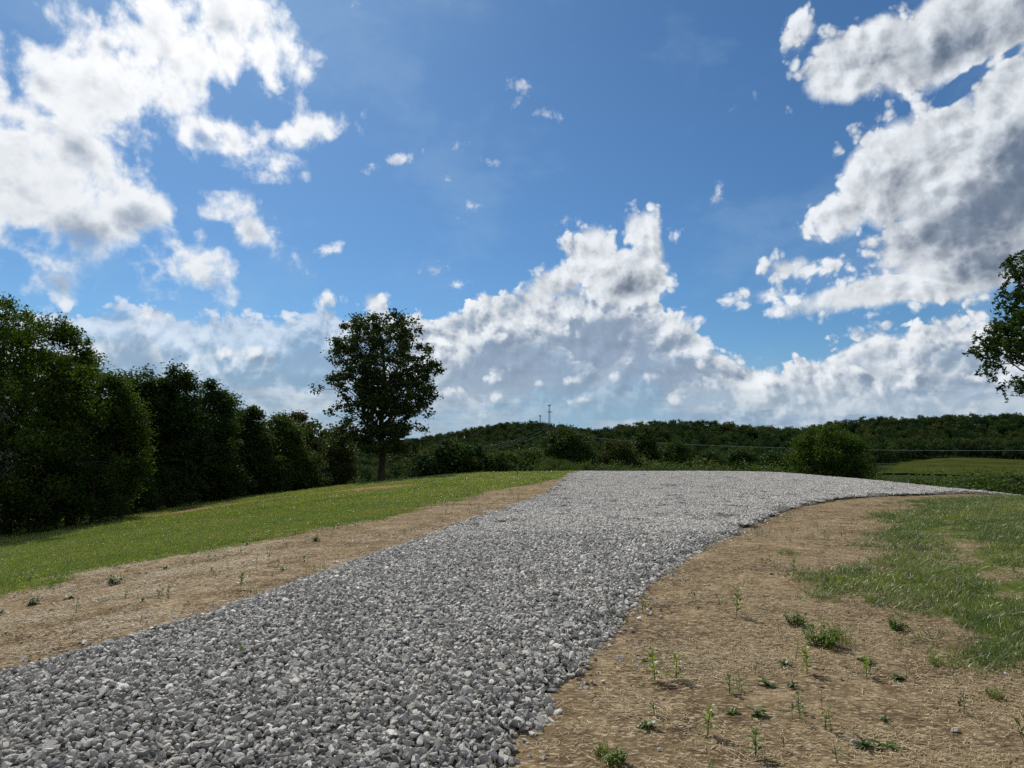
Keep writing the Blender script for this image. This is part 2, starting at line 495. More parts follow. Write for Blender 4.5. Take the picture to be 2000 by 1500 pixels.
# outline of the gravel drive (photo pixels on the ground, then world points beyond the frame and the crest)
g_left = PXW([(0, 1325), (200, 1262), (400, 1205), (550, 1150), (700, 1095), (850, 1045), (1000, 990), (1060, 968), (1088, 950), (1096, 940)])
g_right = PXW([(1900, 965), (1750, 969), (1640, 976), (1560, 993), (1480, 1022), (1400, 1060), (1335, 1098), (1290, 1125), (1220, 1200),
               (1150, 1290), (1080, 1370), (1000, 1490)])
GRAVEL = [(-6.8, 1.2), (-5.2, 3.2)] + g_left + [(3.0, 36.0), (4.2, 41.5), (9, 44.5), (15, 45.0), (20, 44), (21, 36), (20.5, 26), (18.6, 23.6)] + g_right + [(-0.35, 2.6), (-1.0, 1.5), (-2.2, -1.0), (-7.5, -3)]
# lawn to the left: everything beyond this soil edge
l_edge = PXW([(0, 1165), (200, 1112), (400, 1080), (500, 1057), (640, 1031), (760, 1011), (850, 986), (950, 961), (1036, 946)])
LAWN_L = [(-60, -10), (-9, -2), (-6.0, 4.0)] + l_edge + [(2.2, 32.5), (3.0, 37.5), (5, 42.3), (12, 45.6), (22, 45.6), (60, 80), (-60, 80)]
r_in = PXW([(1985, 1325), (1890, 1275), (1830, 1243), (1755, 1203), (1680, 1172), (1605, 1135), (1598, 1108), (1660, 1078), (1700, 1050), (1705, 1015), (1760, 985), (1880, 972)])
LAWN_R = [(40, -5), (7, 3.4), (5.2, 4.4)] + r_in + [(17.5, 23.3), (21.5, 26), (22, 40), (60, 60)]
BARE = PXW([(1815, 1010), (1850, 1012), (1900, 1060), (1960, 1120), (2000, 1160), (2010, 1205), (1960, 1180), (1900, 1120), (1850, 1060)])
FIELD = [((px - 1000) / FOC * dd, dd) for px, dd in ((1716, 322), (1720, 350), (1735, 385), (1765, 412), (1800, 430), (1850, 440), (1920, 438), (1990, 428), (2080, 405), (2180, 320), (1950, 290))]
CLAY = [on_ground(*p) for p in ((300, 1009), (370, 998), (450, 986), (530, 975.5), (620, 964), (700, 956), (775, 951))]


def clay_at(x, y):
    best = np.full(np.shape(x), 1e9)
    for a, b in zip(CLAY[:-1], CLAY[1:]):
        a, b = np.array(a), np.array(b)
        ab = b - a
        t = np.clip(((x - a[0]) * ab[0] + (y - a[1]) * ab[1]) / (ab @ ab), 0, 1)
        best = np.minimum(best, np.hypot(x - a[0] - t * ab[0], y - a[1] - t * ab[1]))
    return np.clip(1.6 - best / 1.2 + .5 * fnoise(x, y, 1.2, 44), 0, 1)


def masks(x, y):
    n = fnoise(x, y, 0.9, 3) * 0.55
    gl = sdist(LAWN_L, x, y) + n
    gr = (sdist(LAWN_R, x, y) + n * 1.8) * .6 - .15
    br = sdist(BARE, x, y) + fnoise(x, y, 0.7, 9) * 0.7 - .2
    lawn = np.maximum(gl, gr)
    lawn = np.where(gr > gl, np.minimum(gr, -br), lawn)
    return lawn, sdist(GRAVEL, x, y)


def grow(lo, hi, fine, step, far, k=1.13):
    a = list(np.arange(lo, hi, fine))
    p, s = hi, fine
    while p < far:
        a.append(p)
        s *= k
        p += s
    a.append(far)
    q, s, left = lo, fine, []
    while q > step:
        s *= k
        q -= s
        left.append(q)
    return np.array(left[::-1] + a)


def mesh_from(name, verts, faces, mat=None, smooth=True):
    me = bpy.data.meshes.new(name)
    verts = np.ascontiguousarray(verts, np.float32)
    faces = np.ascontiguousarray(faces, np.int32)
    n, k = faces.shape
    me.vertices.add(len(verts))
    me.vertices.foreach_set('co', verts.ravel())
    me.loops.add(n * k)
    me.loops.foreach_set('vertex_index', faces.ravel())
    me.polygons.add(n)
    me.polygons.foreach_set('loop_start', np.arange(0, n * k, k, dtype=np.int32))
    me.polygons.foreach_set('use_smooth', np.full(n, smooth))
    me.update(calc_edges=True)
    if mat:
        me.materials.append(mat)
    return me


def put(name, me, parent=None, loc=(0, 0, 0), rotz=0.0, scale=1.0):
    o = bpy.data.objects.new(name, me)
    C.objects.link(o)
    o.location = loc
    o.rotation_euler = (0, 0, rotz)
    o.scale = (scale,) * 3 if isinstance(scale, (int, float)) else scale
    if parent is not None:
        o.parent = parent
    return o


def tag(o, label=None, cat=None, group=None, kind=None):
    for k, v in (('label', label), ('category', cat), ('group', group), ('kind', kind)):
        if v:
            o[k] = v
    return o


def thing(name, label, cat, loc, group=None, rotz=0.0):
    return tag(put(name, None, None, loc, rotz), label, cat, group)


def material(name):
    m = bpy.data.materials.new(name)
    m.use_nodes = True
    m.node_tree.nodes.clear()
    n = m.node_tree.nodes.new('ShaderNodeOutputMaterial')
    return m, G(m.node_tree), n


def shader(gm, kind, **kw):
    n = gm.t.nodes.new('ShaderNode' + kind)
    for k, v in kw.items():
        gm.put(n.inputs[k.replace('_', ' ')], v)
    return n


def principled(gm, col, rough=0.8, normal=None, spec=0.3):
    n = gm.t.nodes.new('ShaderNodeBsdfPrincipled')
    gm.put(n.inputs['Base Color'], col)
    gm.put(n.inputs['Roughness'], rough)
    gm.put(n.inputs['Specular IOR Level'], spec)
    if normal is not None:
        gm.put(n.inputs['Normal'], normal)
    return n


def bump(gm, h, dist=0.02, strength=1.0):
    n = gm.t.nodes.new('ShaderNodeBump')
    gm.put(n.inputs['Height'], h)
    n.inputs['Distance'].default_value = dist
    n.inputs['Strength'].default_value = strength
    return n.outputs[0]


def attr(gm, name):
    n = gm.t.nodes.new('ShaderNodeAttribute')
    n.attribute_name = name
    return n


def rand_of_instance(gm):
    return gm.t.nodes.new('ShaderNodeObjectInfo').outputs['Random']


# ground material: straw-strewn soil, thin turf soil, distant meadow
m_ground, q, out = material('ground')
pos = q.t.nodes.new('ShaderNodeNewGeometry').outputs['Position']
n1 = q.noise(pos, 0.55, 6.0, 0.6)
n2 = q.noise(pos, 5.0, 6.0, 0.65)
n3 = q.noise(pos, 38.0, 4.0, 0.65)
streak = q.noise(q.v('MULTIPLY', pos, (5.0, 42.0, 20.0)), 1.0, 5.0, 0.65)
chips = q.voronoi(q.v('MULTIPLY', pos, (38.0, 60.0, 40.0)), 1.0, 0.0, 0.5, 'F1', '3D', 'Color')
patch = q.noise(pos, 1.35, 5.0, 0.62)
soil = q.ramp(q.m('MULTIPLY_ADD', n2, 0.45, q.m('ADD', q.m('MULTIPLY', n1, 0.2), q.m('MULTIPLY', patch, 0.35))),
              [(0.38, (.060, .042, .024)), (0.455, (.118, .084, .048)), (0.53, (.205, .151, .087)), (0.61, (.30, .232, .139)), (0.69, (.42, .342, .222))])
soil = q.mix(q.step(streak, 0.54, 0.72, 0.0, 0.7), soil, (.35, .275, .17, 1))
soil = q.mix(q.step(streak, 0.44, 0.30, 0.0, 0.7), soil, (.085, .060, .038, 1))
crack = q.noise(q.v('MULTIPLY', pos, (2.2, 13.0, 6.0)), 1.0, 7.0, 0.7)
soil = q.mix(q.step(crack, 0.42, 0.33, 0.0, 0.85), soil, (.050, .035, .022, 1))
soil = q.mix(q.m('MULTIPLY', q.step(q.sep(chips)[0], 0.72, 0.98), 0.65), soil, (.48, .40, .27, 1))
soil = q.mix(q.m('MULTIPLY', q.step(q.sep(chips)[1], 0.74, 0.98), 0.6), soil, (.070, .050, .032, 1))
turf = q.ramp(n2, [(0.3, (.050, .070, .016)), (0.6, (.095, .120, .028)), (0.8, (.16, .15, .06))])
ga = attr(q, 'turf').outputs['Fac']
red = attr(q, 'clay').outputs['Fac']
soil = q.mix(red, soil, (.20, .125, .072, 1))
c = q.mix(q.step(q.m('MULTIPLY_ADD', q.m('SUBTRACT', n2, 0.5), 0.9, ga), 0.35, 0.65), soil, turf)
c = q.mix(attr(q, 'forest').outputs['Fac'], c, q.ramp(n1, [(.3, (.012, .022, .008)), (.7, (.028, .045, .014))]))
hgt = q.m('ADD', q.m('MULTIPLY', n2, 0.6), q.m('ADD', q.m('MULTIPLY', n3, 0.35), q.m('MULTIPLY', streak, 0.4)))
b = principled(q, c, 1.0, bump(q, hgt, 0.05), 0.02)
q.t.links.new(b.outputs[0], out.inputs[0])

xs = grow(-24.0, 24.0, 0.16, -3000.0, 3000.0, 1.12)
ys = grow(0.5, 47.0, 0.16, -300.0, 3000.0, 1.10)
X, Y = np.meshgrid(xs, ys)
Z = height(X, Y)
lawn, grav = masks(X, Y)
near = (np.abs(X) < 30) & (Y < 50) & (Y > -2)
Z = Z + near * (0.012 * fnoise(X, Y, 0.5, 5) + 0.02 * fnoise(X, Y, 1.7, 6))
nx, ny = len(xs), len(ys)
idx = np.arange(nx * ny).reshape(ny, nx)
faces = np.stack([idx[:-1, :-1], idx[:-1, 1:], idx[1:, 1:], idx[1:, :-1]], -1).reshape(-1, 4)
me = mesh_from('ground', np.stack([X, Y, Z], -1).reshape(-1, 3), faces, m_ground)
clay = clay_at(X, Y) * (np.hypot(X, Y) < 70)
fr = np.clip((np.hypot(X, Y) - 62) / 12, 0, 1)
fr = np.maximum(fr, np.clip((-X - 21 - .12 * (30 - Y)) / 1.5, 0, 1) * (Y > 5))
for nm, val in (('forest', fr), ('turf', np.clip(lawn / 0.8 + 0.5, 0, 1) * (1 - clay)), ('clay', clay)):
    a = me.attributes.new(nm, 'FLOAT', 'POINT')
    a.data.foreach_set('value', val.astype(np.float32).ravel())
tag(put('ground', me), 'straw strewn brown soil sloping away into green lawn and valley', 'ground', None, 'structure')

# hay meadow on the slope across the valley
m_mead, q, out = material('shaded_hay_meadow')
pos = q.t.nodes.new('ShaderNodeNewGeometry').outputs['Position']
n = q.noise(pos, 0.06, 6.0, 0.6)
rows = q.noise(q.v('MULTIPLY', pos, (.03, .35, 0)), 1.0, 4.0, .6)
c = q.ramp(q.m('MULTIPLY_ADD', rows, .5, q.m('MULTIPLY', n, .5)), [(.38, (.022, .032, .007)), (.5, (.038, .050, .012)), (.62, (.062, .068, .020))])  # cloud shade over the meadow is put into these darkened greens
b = principled(q, c, 1.0, bump(q, q.noise(pos, 2.0, 3.0, .6), .3), 0.0)
q.t.links.new(b.outputs[0], out.inputs[0])
mx_, my_ = np.meshgrid(np.arange(165, 380, 2.5), np.arange(285, 448, 2.5))
fdm = sdist(FIELD, mx_, my_) + 5.0 * fnoise(mx_, my_, 13, 91)
keep = fdm > 0
idx = -np.ones(mx_.shape, int)
idx[keep] = np.arange(keep.sum())
f4 = np.stack([idx[:-1, :-1], idx[:-1, 1:], idx[1:, 1:], idx[1:, :-1]], -1).reshape(-1, 4)
f4 = f4[(f4 >= 0).all(1)]
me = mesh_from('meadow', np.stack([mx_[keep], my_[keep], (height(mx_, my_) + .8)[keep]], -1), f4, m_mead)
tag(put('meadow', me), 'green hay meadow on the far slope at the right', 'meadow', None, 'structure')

# gravel drive: a low bed, crowned by loose stones
m_bed, q, out = material('gravel_bed')
pos = q.t.nodes.new('ShaderNodeNewGeometry').outputs['Position']
vc = q.voronoi(pos, 21.0, 0.0, 0.5, 'F1', '3D', 'Color')
vd = q.voronoi(pos, 21.0, 0.0, 0.5, 'F1', '3D')
c = q.ramp(q.sep(vc)[0], [(0.0, (.05, .048, .045)), (0.5, (.10, .098, .092)), (1.0, (.20, .195, .18))])
b = principled(q, c, 0.9, bump(q, q.m('MULTIPLY', vd, -1.0), 0.05), 0.2)
q.t.links.new(b.outputs[0], out.inputs[0])
gx, gy = np.meshgrid(np.arange(-9.5, 24.0, 0.14), np.arange(-3.0, 46.0, 0.14))
gd = sdist(GRAVEL, gx, gy)
bedz = height(gx, gy) + 0.004 + 0.05 * np.clip(gd / 0.25, 0, 1)
keep = gd > -0.02
idx = -np.ones(gx.shape, int)
idx[keep] = np.arange(keep.sum())
f4 = np.stack([idx[:-1, :-1], idx[:-1, 1:], idx[1:, 1:], idx[1:, :-1]], -1).reshape(-1, 4)
f4 = f4[(f4 >= 0).all(1)]
me = mesh_from('gravel_drive', np.stack([gx[keep], gy[keep], bedz[keep]], -1), f4, m_bed)
tag(put('gravel_drive', me), 'grey crushed stone drive curving over the rise to a wide pad', 'drive', None, 'structure')


# ------------------------------------------------------------------ scattering of what nobody could count
def hidden_collection(name, meshes):
    col = bpy.data.collections.new(name)
    for i, m in enumerate(meshes):
        o = bpy.data.objects.new('%s_%02d' % (name, i), m)
        col.objects.link(o)
    return col


def scatter(name, label, cat, pts, rot, scl, pick, col):
    me = bpy.data.meshes.new(name)
    pts = np.ascontiguousarray(pts, np.float32)
    me.vertices.add(len(pts))
    me.vertices.foreach_set('co', pts.ravel())
    for nm, ty, key, val in (('rot', 'FLOAT_VECTOR', 'vector', rot), ('scl', 'FLOAT', 'value', scl), ('pick', 'INT', 'value', pick)):
        a = me.attributes.new(nm, ty, 'POINT')
        a.data.foreach_set(key, np.ascontiguousarray(val, np.int32 if ty == 'INT' else np.float32).ravel())
    o = put(name, me)
    t = bpy.data.node_groups.new(name, 'GeometryNodeTree')
    t.interface.new_socket('Geometry', in_out='INPUT', socket_type='NodeSocketGeometry')
    t.interface.new_socket('Geometry', in_out='OUTPUT', socket_type='NodeSocketGeometry')
    gi, go = t.nodes.new('NodeGroupInput'), t.nodes.new('NodeGroupOutput')
    ci = t.nodes.new('GeometryNodeCollectionInfo')
    ci.inputs['Collection'].default_value = col
    ci.inputs['Separate Children'].default_value = True
    ci.inputs['Reset Children'].default_value = True
    ip = t.nodes.new('GeometryNodeInstanceOnPoints')

    def named(nm, ty):
        n = t.nodes.new('GeometryNodeInputNamedAttribute')
        n.data_type = ty
        n.inputs['Name'].default_value = nm
        return n.outputs['Attribute']
    L = t.links.new
    L(gi.outputs[0], ip.inputs['Points'])
    L(ci.outputs[0], ip.inputs['Instance'])
    ip.inputs['Pick Instance'].default_value = True
    L(named('pick', 'INT'), ip.inputs['Instance Index'])
    L(named('rot', 'FLOAT_VECTOR'), ip.inputs['Rotation'])
    L(named('scl', 'FLOAT'), ip.inputs['Scale'])
    L(ip.outputs[0], go.inputs[0])
    mod = o.modifiers.new('scatter', 'NODES')
    mod.node_group = t
    tag(o, label, cat, None, 'stuff')
    return o


def sample_area(n, x0, x1, y0, y1):
    return rng.uniform(x0, x1, n), rng.uniform(y0, y1, n)


def in_view(x, y, margin=1.2):
    """Roughly within the frame, with a step to either side to spare."""
    return (np.abs(x) < 0.80 * np.maximum(y, 0) + margin + 1.0) & (y > 1.6)


def flat_rot(n, tilt=.15):
    return np.stack([rng.normal(size=n) * tilt, rng.normal(size=n) * tilt, rng.uniform(0, 6.28, n)], -1)


def lay(x, y, dz=0.0):
    return np.stack([x, y, height(x, y) + dz], -1)


# stones
m_stone, q, out = material('crushed_limestone')
r = rand_of_instance(q)
pos = q.t.nodes.new('ShaderNodeTexCoord').outputs['Object']
at_c = attr(q, 'tone').outputs['Fac']
tone = q.m('FRACT', q.m('ADD', at_c, r))
c = q.ramp(tone, [(0.0, (.12, .115, .105)), (0.18, (.25, .24, .22)), (0.5, (.375, .36, .328)), (0.8, (.52, .50, .455)), (0.93, (.70, .675, .61)), (1.0, (.50, .43, .35))])
sn = q.noise(pos, 60.0, 5.0, 0.65)
c = q.mix(q.step(sn, 0.35, 0.70, 0.0, 0.5), c, (.56, .55, .52, 1))
c = q.mix(q.step(sn, 0.42, 0.25, 0.0, 0.6), c, (.17, .165, .16, 1))
b = principled(q, c, 0.85, bump(q, sn, 0.004), 0.3)
q.t.links.new(b.outputs[0], out.inputs[0])


def stone(seed, size=1.0):
    """A crushed stone: an icosphere cut by random planes."""
    rr = np.random.default_rng(seed)
    bm = bmesh.new()
    bmesh.ops.create_icosphere(bm, subdivisions=2, radius=1.0)
    v = np.array([p.co[:] for p in bm.verts])
    f = np.array([[x.index for x in fc.verts] for fc in bm.faces])
    bm.free()
    nrm = rr.normal(size=(11, 3))
    nrm /= np.linalg.norm(nrm, axis=1)[:, None]
    dd = rr.uniform(0.30, 0.78, 11)
    for k in range(11):
        s = v @ nrm[k]
        over = s > dd[k]
        v[over] -= (s[over] - dd[k])[:, None] * nrm[k]
    v *= np.array([1.0, rr.uniform(.62, .95), rr.uniform(.55, .95)]) * size * 1.08
    v += 0.016 * size * rr.normal(size=v.shape)
    return v, f


def merge(parts):
    vs, fs, o = [], [], 0
    for v, f in parts:
        vs.append(v)
        fs.append(f + o)
        o += len(v)
    return np.concatenate(vs), np.concatenate(fs)


def euler(a, b, c):
    return np.array(Euler((a, b, c)).to_matrix())


protos = []
base_stones = [stone(100 + i) for i in range(14)]
for i in range(14):
    v, f = base_stones[i]
    m = mesh_from('stone', v, f, m_stone, smooth=False)
    a = m.attributes.new('tone', 'FLOAT', 'POINT')
    protos.append(m)
stone_col = hidden_collection('stone', protos)
# clusters of small stones for farther off: a patch 0.5 m across
patches = []
for k in range(8):
    parts, tones = [], []
    for j in range(190):
        v, f = base_stones[rng.integers(14)]
        s = rng.uniform(.019, .034)
        a = rng.uniform(0, 2 * math.pi)
        rad = 0.30 * math.sqrt(rng.uniform())
        w = (v * s) @ euler(rng.normal() * .5, rng.normal() * .5, rng.uniform(0, 6.28)).T + np.array([rad * math.cos(a), rad * math.sin(a), rng.uniform(.0, .035)])
        parts.append((w, f))
        tones.append(np.full(len(v), rng.uniform()))
    v, f = merge(parts)
    m = mesh_from('stone_patch', v, f, m_stone, smooth=False)
    a = m.attributes.new('tone', 'FLOAT', 'POINT')
    a.data.foreach_set('value', np.concatenate(tones).astype(np.float32))
    patches.append(m)
patch_col = hidden_collection('stone_patch', patches)

x, y = sample_area(245000, -9.5, 7.0, 0.8, 12.5)
gd = sdist(GRAVEL, x, y) + 0.09 * fnoise(x, y, 0.25, 4) + 0.07 * fnoise(x, y, 0.8, 14) + 0.03 * rng.normal(size=len(x))
dens = np.clip(1.35 - y / 26.0, 0.45, 1.0)
k = (gd > 0.0) & in_view(x, y) & (rng.uniform(size=len(x)) < 1.0 * dens)
x, y, gd = x[k], y[k], gd[k]
s = np.clip(rng.lognormal(math.log(.0218), .34, len(x)), .010, .042)
z = height(x, y) + 0.004 + 0.055 * np.clip(gd / 0.25, 0, 1) + rng.uniform(-.012, .032, len(x)) * np.clip(gd / 0.15, 0.3, 1)
rot = np.stack([rng.normal(size=len(x)) * .55, rng.normal(size=len(x)) * .55, rng.uniform(0, 6.28, len(x))], -1)
scatter('gravel', 'loose grey crushed stones covering the near stretch of the drive', 'gravel', np.stack([x, y, z], -1), rot, s, rng.integers(0, 14, len(x)), stone_col)
print('near stones', len(x))
m_clod, q, out = material('soil_clod')
r_ = rand_of_instance(q)
b = principled(q, q.ramp(r_, [(0, (.09, .063, .040)), (.5, (.19, .145, .095)), (.85, (.30, .245, .165)), (1, (.42, .37, .29))]), .95, None, .1)
q.t.links.new(b.outputs[0], out.inputs[0])
x, y = sample_area(60000, -9.5, 9.0, 0.8, 15.0)
gd = sdist(GRAVEL, x, y)
k = (gd < 0) & in_view(x, y) & (rng.uniform(size=len(x)) < +.55 * np.exp(gd / .13) + .005)
x, y = x[k], y[k]
s = np.clip(rng.lognormal(math.log(.019), .35, len(x)), .008, .04)
scatter('stray_stones', 'single grey stones strayed from the drive onto the soil', 'gravel', np.stack([x, y, height(x, y) + s * .35], -1), flat_rot(len(x), .5), s, rng.integers(0, 14, len(x)), stone_col)
clods = []
for i in range(6):
    v, f = stone(140 + i)
    clods.append(mesh_from('clod', v, f, m_clod, smooth=True))
clod_col = hidden_collection('clod', clods)
x, y = sample_area(26000, -9.5, 12.0, 1.8, 20.0)
lw, gv = masks(x, y)
k = (gv < -.05) & (lw < .1) & in_view(x, y) & (rng.uniform(size=len(x)) < np.clip(.75 + 1.2 * fnoise(x, y, .8, 71), .05, 1))
x, y = x[k], y[k]
s = np.clip(rng.lognormal(math.log(.0065), .55, len(x)), .003, .03)
scatter('soil_clods', 'small clods and pebbles lying on the bare soil', 'clods', np.stack([x, y, height(x, y) + .006], -1), flat_rot(len(x), .5), s, rng.integers(0, 6, len(x)), clod_col)
print('clods', len(x))
x, y = sample_area(30000, -2.5, 22.0, 11.8, 45.0)
gd = sdist(GRAVEL, x, y) + 0.08 * fnoise(x, y, 0.6, 4)
k = (gd > 0.22) & in_view(x, y) & (rng.uniform(size=len(x)) < 0.30)
x, y = x[k], y[k]
z = height(x, y) + 0.045
rot = np.stack([rng.normal(size=len(x)) * .02, rng.normal(size=len(x)) * .02, rng.uniform(0, 6.28, len(x))], -1)
scatter('far_gravel', 'loose grey crushed stones on the far pad at the crest', 'gravel', np.stack([x, y, z], -1), rot, np.full(len(x), 1.0), rng.integers(0, 8, len(x)), patch_col)
print('patches', len(x))


# grass
def leaf_material(name, stops, trans=(.35, .45, .08), tw=0.35, rough=0.45, var=None, spec=.35):
    m, q, out = material(name)
    r = rand_of_instance(q)
    t = attr(q, 'tone').outputs['Fac']
    c = q.ramp(q.m('FRACT', q.m('MULTIPLY_ADD', r, 0.6, t)) if var == 'inst' else t, stops)
    d1 = principled(q, c, rough, None, spec)
    d2 = shader(q, 'BsdfTranslucent', Color=q.mix(1.0, c, tuple(trans) + (1,), blend='MULTIPLY'))
    mx = q.t.nodes.new('ShaderNodeMixShader')
    mx.inputs[0].default_value = tw
    q.t.links.new(d1.outputs[0], mx.inputs[1])
    q.t.links.new(d2.outputs[0], mx.inputs[2])
    q.t.links.new(mx.outputs[0], out.inputs[0])
    return m


def blades(n, radius, h0, h1, width, lean, seed, tone=(0, 1)):
    """Curved grass blades: two quads and a tip each (as quads)."""
    rr = np.random.default_rng(seed)
    a = rr.uniform(0, 2 * np.pi, n)
    rad = radius * np.sqrt(rr.uniform(size=n))
    bx, by = rad * np.cos(a), rad * np.sin(a)
    h = rr.uniform(h0, h1, n)
    az = rr.uniform(0, 2 * np.pi, n)
    ln = rr.uniform(.2, 1.0, n) * lean * h
    w = width * rr.uniform(.7, 1.3, n)
    sx, sy = -np.sin(az), np.cos(az)
    V = []
    for t, wk in ((0, 1.0), (.5, .85), (1.0, .08)):
        cx, cy, cz = bx + np.cos(az) * ln * t * t, by + np.sin(az) * ln * t * t, h * t * (1 - .25 * t * np.minimum(1, lean))
        for s in (-1, 1):
            V.append(np.stack([cx + s * sx * w * wk, cy + s * sy * w * wk, cz], -1))
    V = np.stack(V, 1)                                # n, 6, 3
    f = np.array([[0, 1, 3, 2], [2, 3, 5, 4]])
    F = (np.arange(n)[:, None, None] * 6 + f[None]).reshape(-1, 4)
    T = np.repeat(rr.uniform(tone[0], tone[1], n), 6)
    return V.reshape(-1, 3), F, T


def tuft_mesh(name, mat, *args, **kw):
    v, f, t = blades(*args, **kw)
    m = mesh_from(name, v, f, mat)
    a = m.attributes.new('tone', 'FLOAT', 'POINT')
    a.data.foreach_set('value', t.astype(np.float32))
    return m


LAWN = [(0, (.100, .138, .019)), (.45, (.172, .210, .034)), (.8, (.25, .27, .062)), (1, (.37, .33, .14))]
m_lawn = leaf_material('lawn_grass', LAWN, (1.1, 1.25, .5), 0.42, 0.36, None, .5)
m_lawn_dark = leaf_material('lush_lawn_grass', [(0, (.070, .112, .017)), (.5, (.120, .172, .030)), (1, (.18, .22, .05))], (1.1, 1.25, .5), 0.42, 0.36, None, .5)
m_lawn_dry = leaf_material('dry_lawn_grass', [(0, (.16, .17, .04)), (.5, (.24, .24, .07)), (1, (.38, .33, .16))], (1.0, 1.0, .5), 0.35, 0.4, None, .4)
m_rough = leaf_material('rough_grass', [(0, (.075, .112, .022)), (.45, (.130, .165, .036)), (.75, (.20, .215, .06)), (1, (.33, .29, .13))], (1.0, 1.15, .55), 0.38, 0.4, None, .4)
m_rough_dark = leaf_material('lush_rough_grass', [(0, (.045, .085, .020)), (.6, (.085, .132, .030)), (1, (.16, .185, .06))], (1.0, 1.15, .55), 0.38, 0.4, None, .4)
m_straw = leaf_material('straw', [(0, (.17, .12, .06)), (.5, (.34, .26, .14)), (1, (.56, .47, .30))], (.8, .7, .5), 0.15, 0.6)
LM = (m_lawn_dark, m_lawn_dark, m_lawn, m_lawn, m_lawn, m_lawn_dry)
RM = (m_rough_dark, m_rough_dark, m_rough, m_rough, m_lawn, m_lawn)
lawn_col = hidden_collection('lawn_tuft', [tuft_mesh('lawn_tuft', LM[i], 26, .13, .03, .075, .0034, .9, 40 + i) for i in range(6)])
wild_col = hidden_collection('wild_tuft', [tuft_mesh('wild_tuft', RM[i], 22, .10, .035, .10, .0024, 1.3, 60 + i) for i in range(6)])
far_col = hidden_collection('far_tuft', [tuft_mesh('far_tuft', LM[i], 40, .30, .04, .09, .008, .9, 80 + i) for i in range(6)])


def by_patch(x, y, seed, s=2.6, base=2.3):
    """Which kind of tuft grows here: lush and dry patches, mixed at their edges."""
    v = fnoise(x, y, s, seed) * 3.2 + base + rng.normal(size=len(x)) * 1.1
    return np.clip(np.round(v), 0, 5).astype(int)


x, y = sample_area(150000, -22, 3, 4.0, 24.0)
lw = sdist(LAWN_L, x, y) + fnoise(x, y, .9, 3) * .55
k = in_view(x, y) & (rng.uniform(size=len(x)) < np.clip(lw * 1.4 + .10 + .9 * fnoise(x, y, .35, 77) * (lw < .7), 0, 1) * (lw > -.8) * np.clip(1.25 - y / 30, .4, 1))
x, y = x[k], y[k]
scatter('lawn_grass', 'short mown green grass on the slope left of the drive', 'grass', lay(x, y), flat_rot(len(x)), rng.uniform(.6, 1.25, len(x)), by_patch(x, y, 51), lawn_col)
print('lawn', len(x))
x, y = sample_area(42000, -32, 13, 22.0, 50.0)
lw = sdist(LAWN_L, x, y) + fnoise(x, y, .9, 3) * .55
cl = clay_at(x, y)
k = in_view(x, y) & (lw > 0) & (rng.uniform(size=len(x)) < 1 - cl) & (sdist(GRAVEL, x, y) < -.05)
x, y = x[k], y[k]
scatter('far_lawn_grass', 'short mown green grass along the top of the rise', 'grass', lay(x, y), flat_rot(len(x)), rng.uniform(.6, 1.1, len(x)), by_patch(x, y, 51), far_col)
print('far lawn', len(x))
x, y = sample_area(160000, 2.0, 24, 3.4, 27.0)
lw, gv = masks(x, y)
gr = np.minimum(sdist(LAWN_R, x, y) + fnoise(x, y, .9, 3) * 1.1, -.05 - (sdist(BARE, x, y) + fnoise(x, y, .7, 9) * .7))
k = in_view(x, y) & (gv < -.1) & (rng.uniform(size=len(x)) < np.clip(gr * 1.2 + .14 + .6 * fnoise(x, y, .3, 78), 0, 1) * (gr > -.7) * np.clip(1.2 - y / 30, .35, 1))
x, y, gr = x[k], y[k], gr[k]
scatter('rough_grass', 'longer blue green grass growing over bare soil right of the drive', 'grass', lay(x, y), flat_rot(len(x), .25), rng.uniform(.55, 1.3, len(x)), by_patch(x, y, 61, 1.5, np.clip(1.1 + gr * .5, 1.1, 3.6)), wild_col)
print('rough', len(x))


# straw lying on the soil
def straw_mesh(n, radius, seed):
    rr = np.random.default_rng(seed)
    a, rad = rr.uniform(0, 6.28, n), radius * np.sqrt(rr.uniform(size=n))
    az = rr.normal(0.1, .75, n) + np.where(rr.uniform(size=n) < .5, 0, np.pi)
    ln, w = rr.uniform(.012, .05, n) * np.where(rr.uniform(size=n) < .08, 2.0, 1), rr.uniform(.0008, .0018, n)
    c = np.stack([rad * np.cos(a), rad * np.sin(a), rr.uniform(.002, .014, n)], -1)
    u = np.stack([np.cos(az), np.sin(az), rr.normal(size=n) * .12], -1) * ln[:, None] * .5
    s = np.stack([-np.sin(az), np.cos(az), rr.normal(size=n) * .3], -1) * w[:, None]
    V = np.stack([c - u - s, c + u - s, c + u + s, c - u + s], 1).reshape(-1, 3)
    V[:, 2] = np.maximum(V[:, 2], .001)
    m = mesh_from('straw', V, np.arange(4 * n).reshape(-1, 4), m_straw)
    t = m.attributes.new('tone', 'FLOAT', 'POINT')
    t.data.foreach_set('value', np.repeat(rr.uniform(size=n), 4).astype(np.float32))
    return m


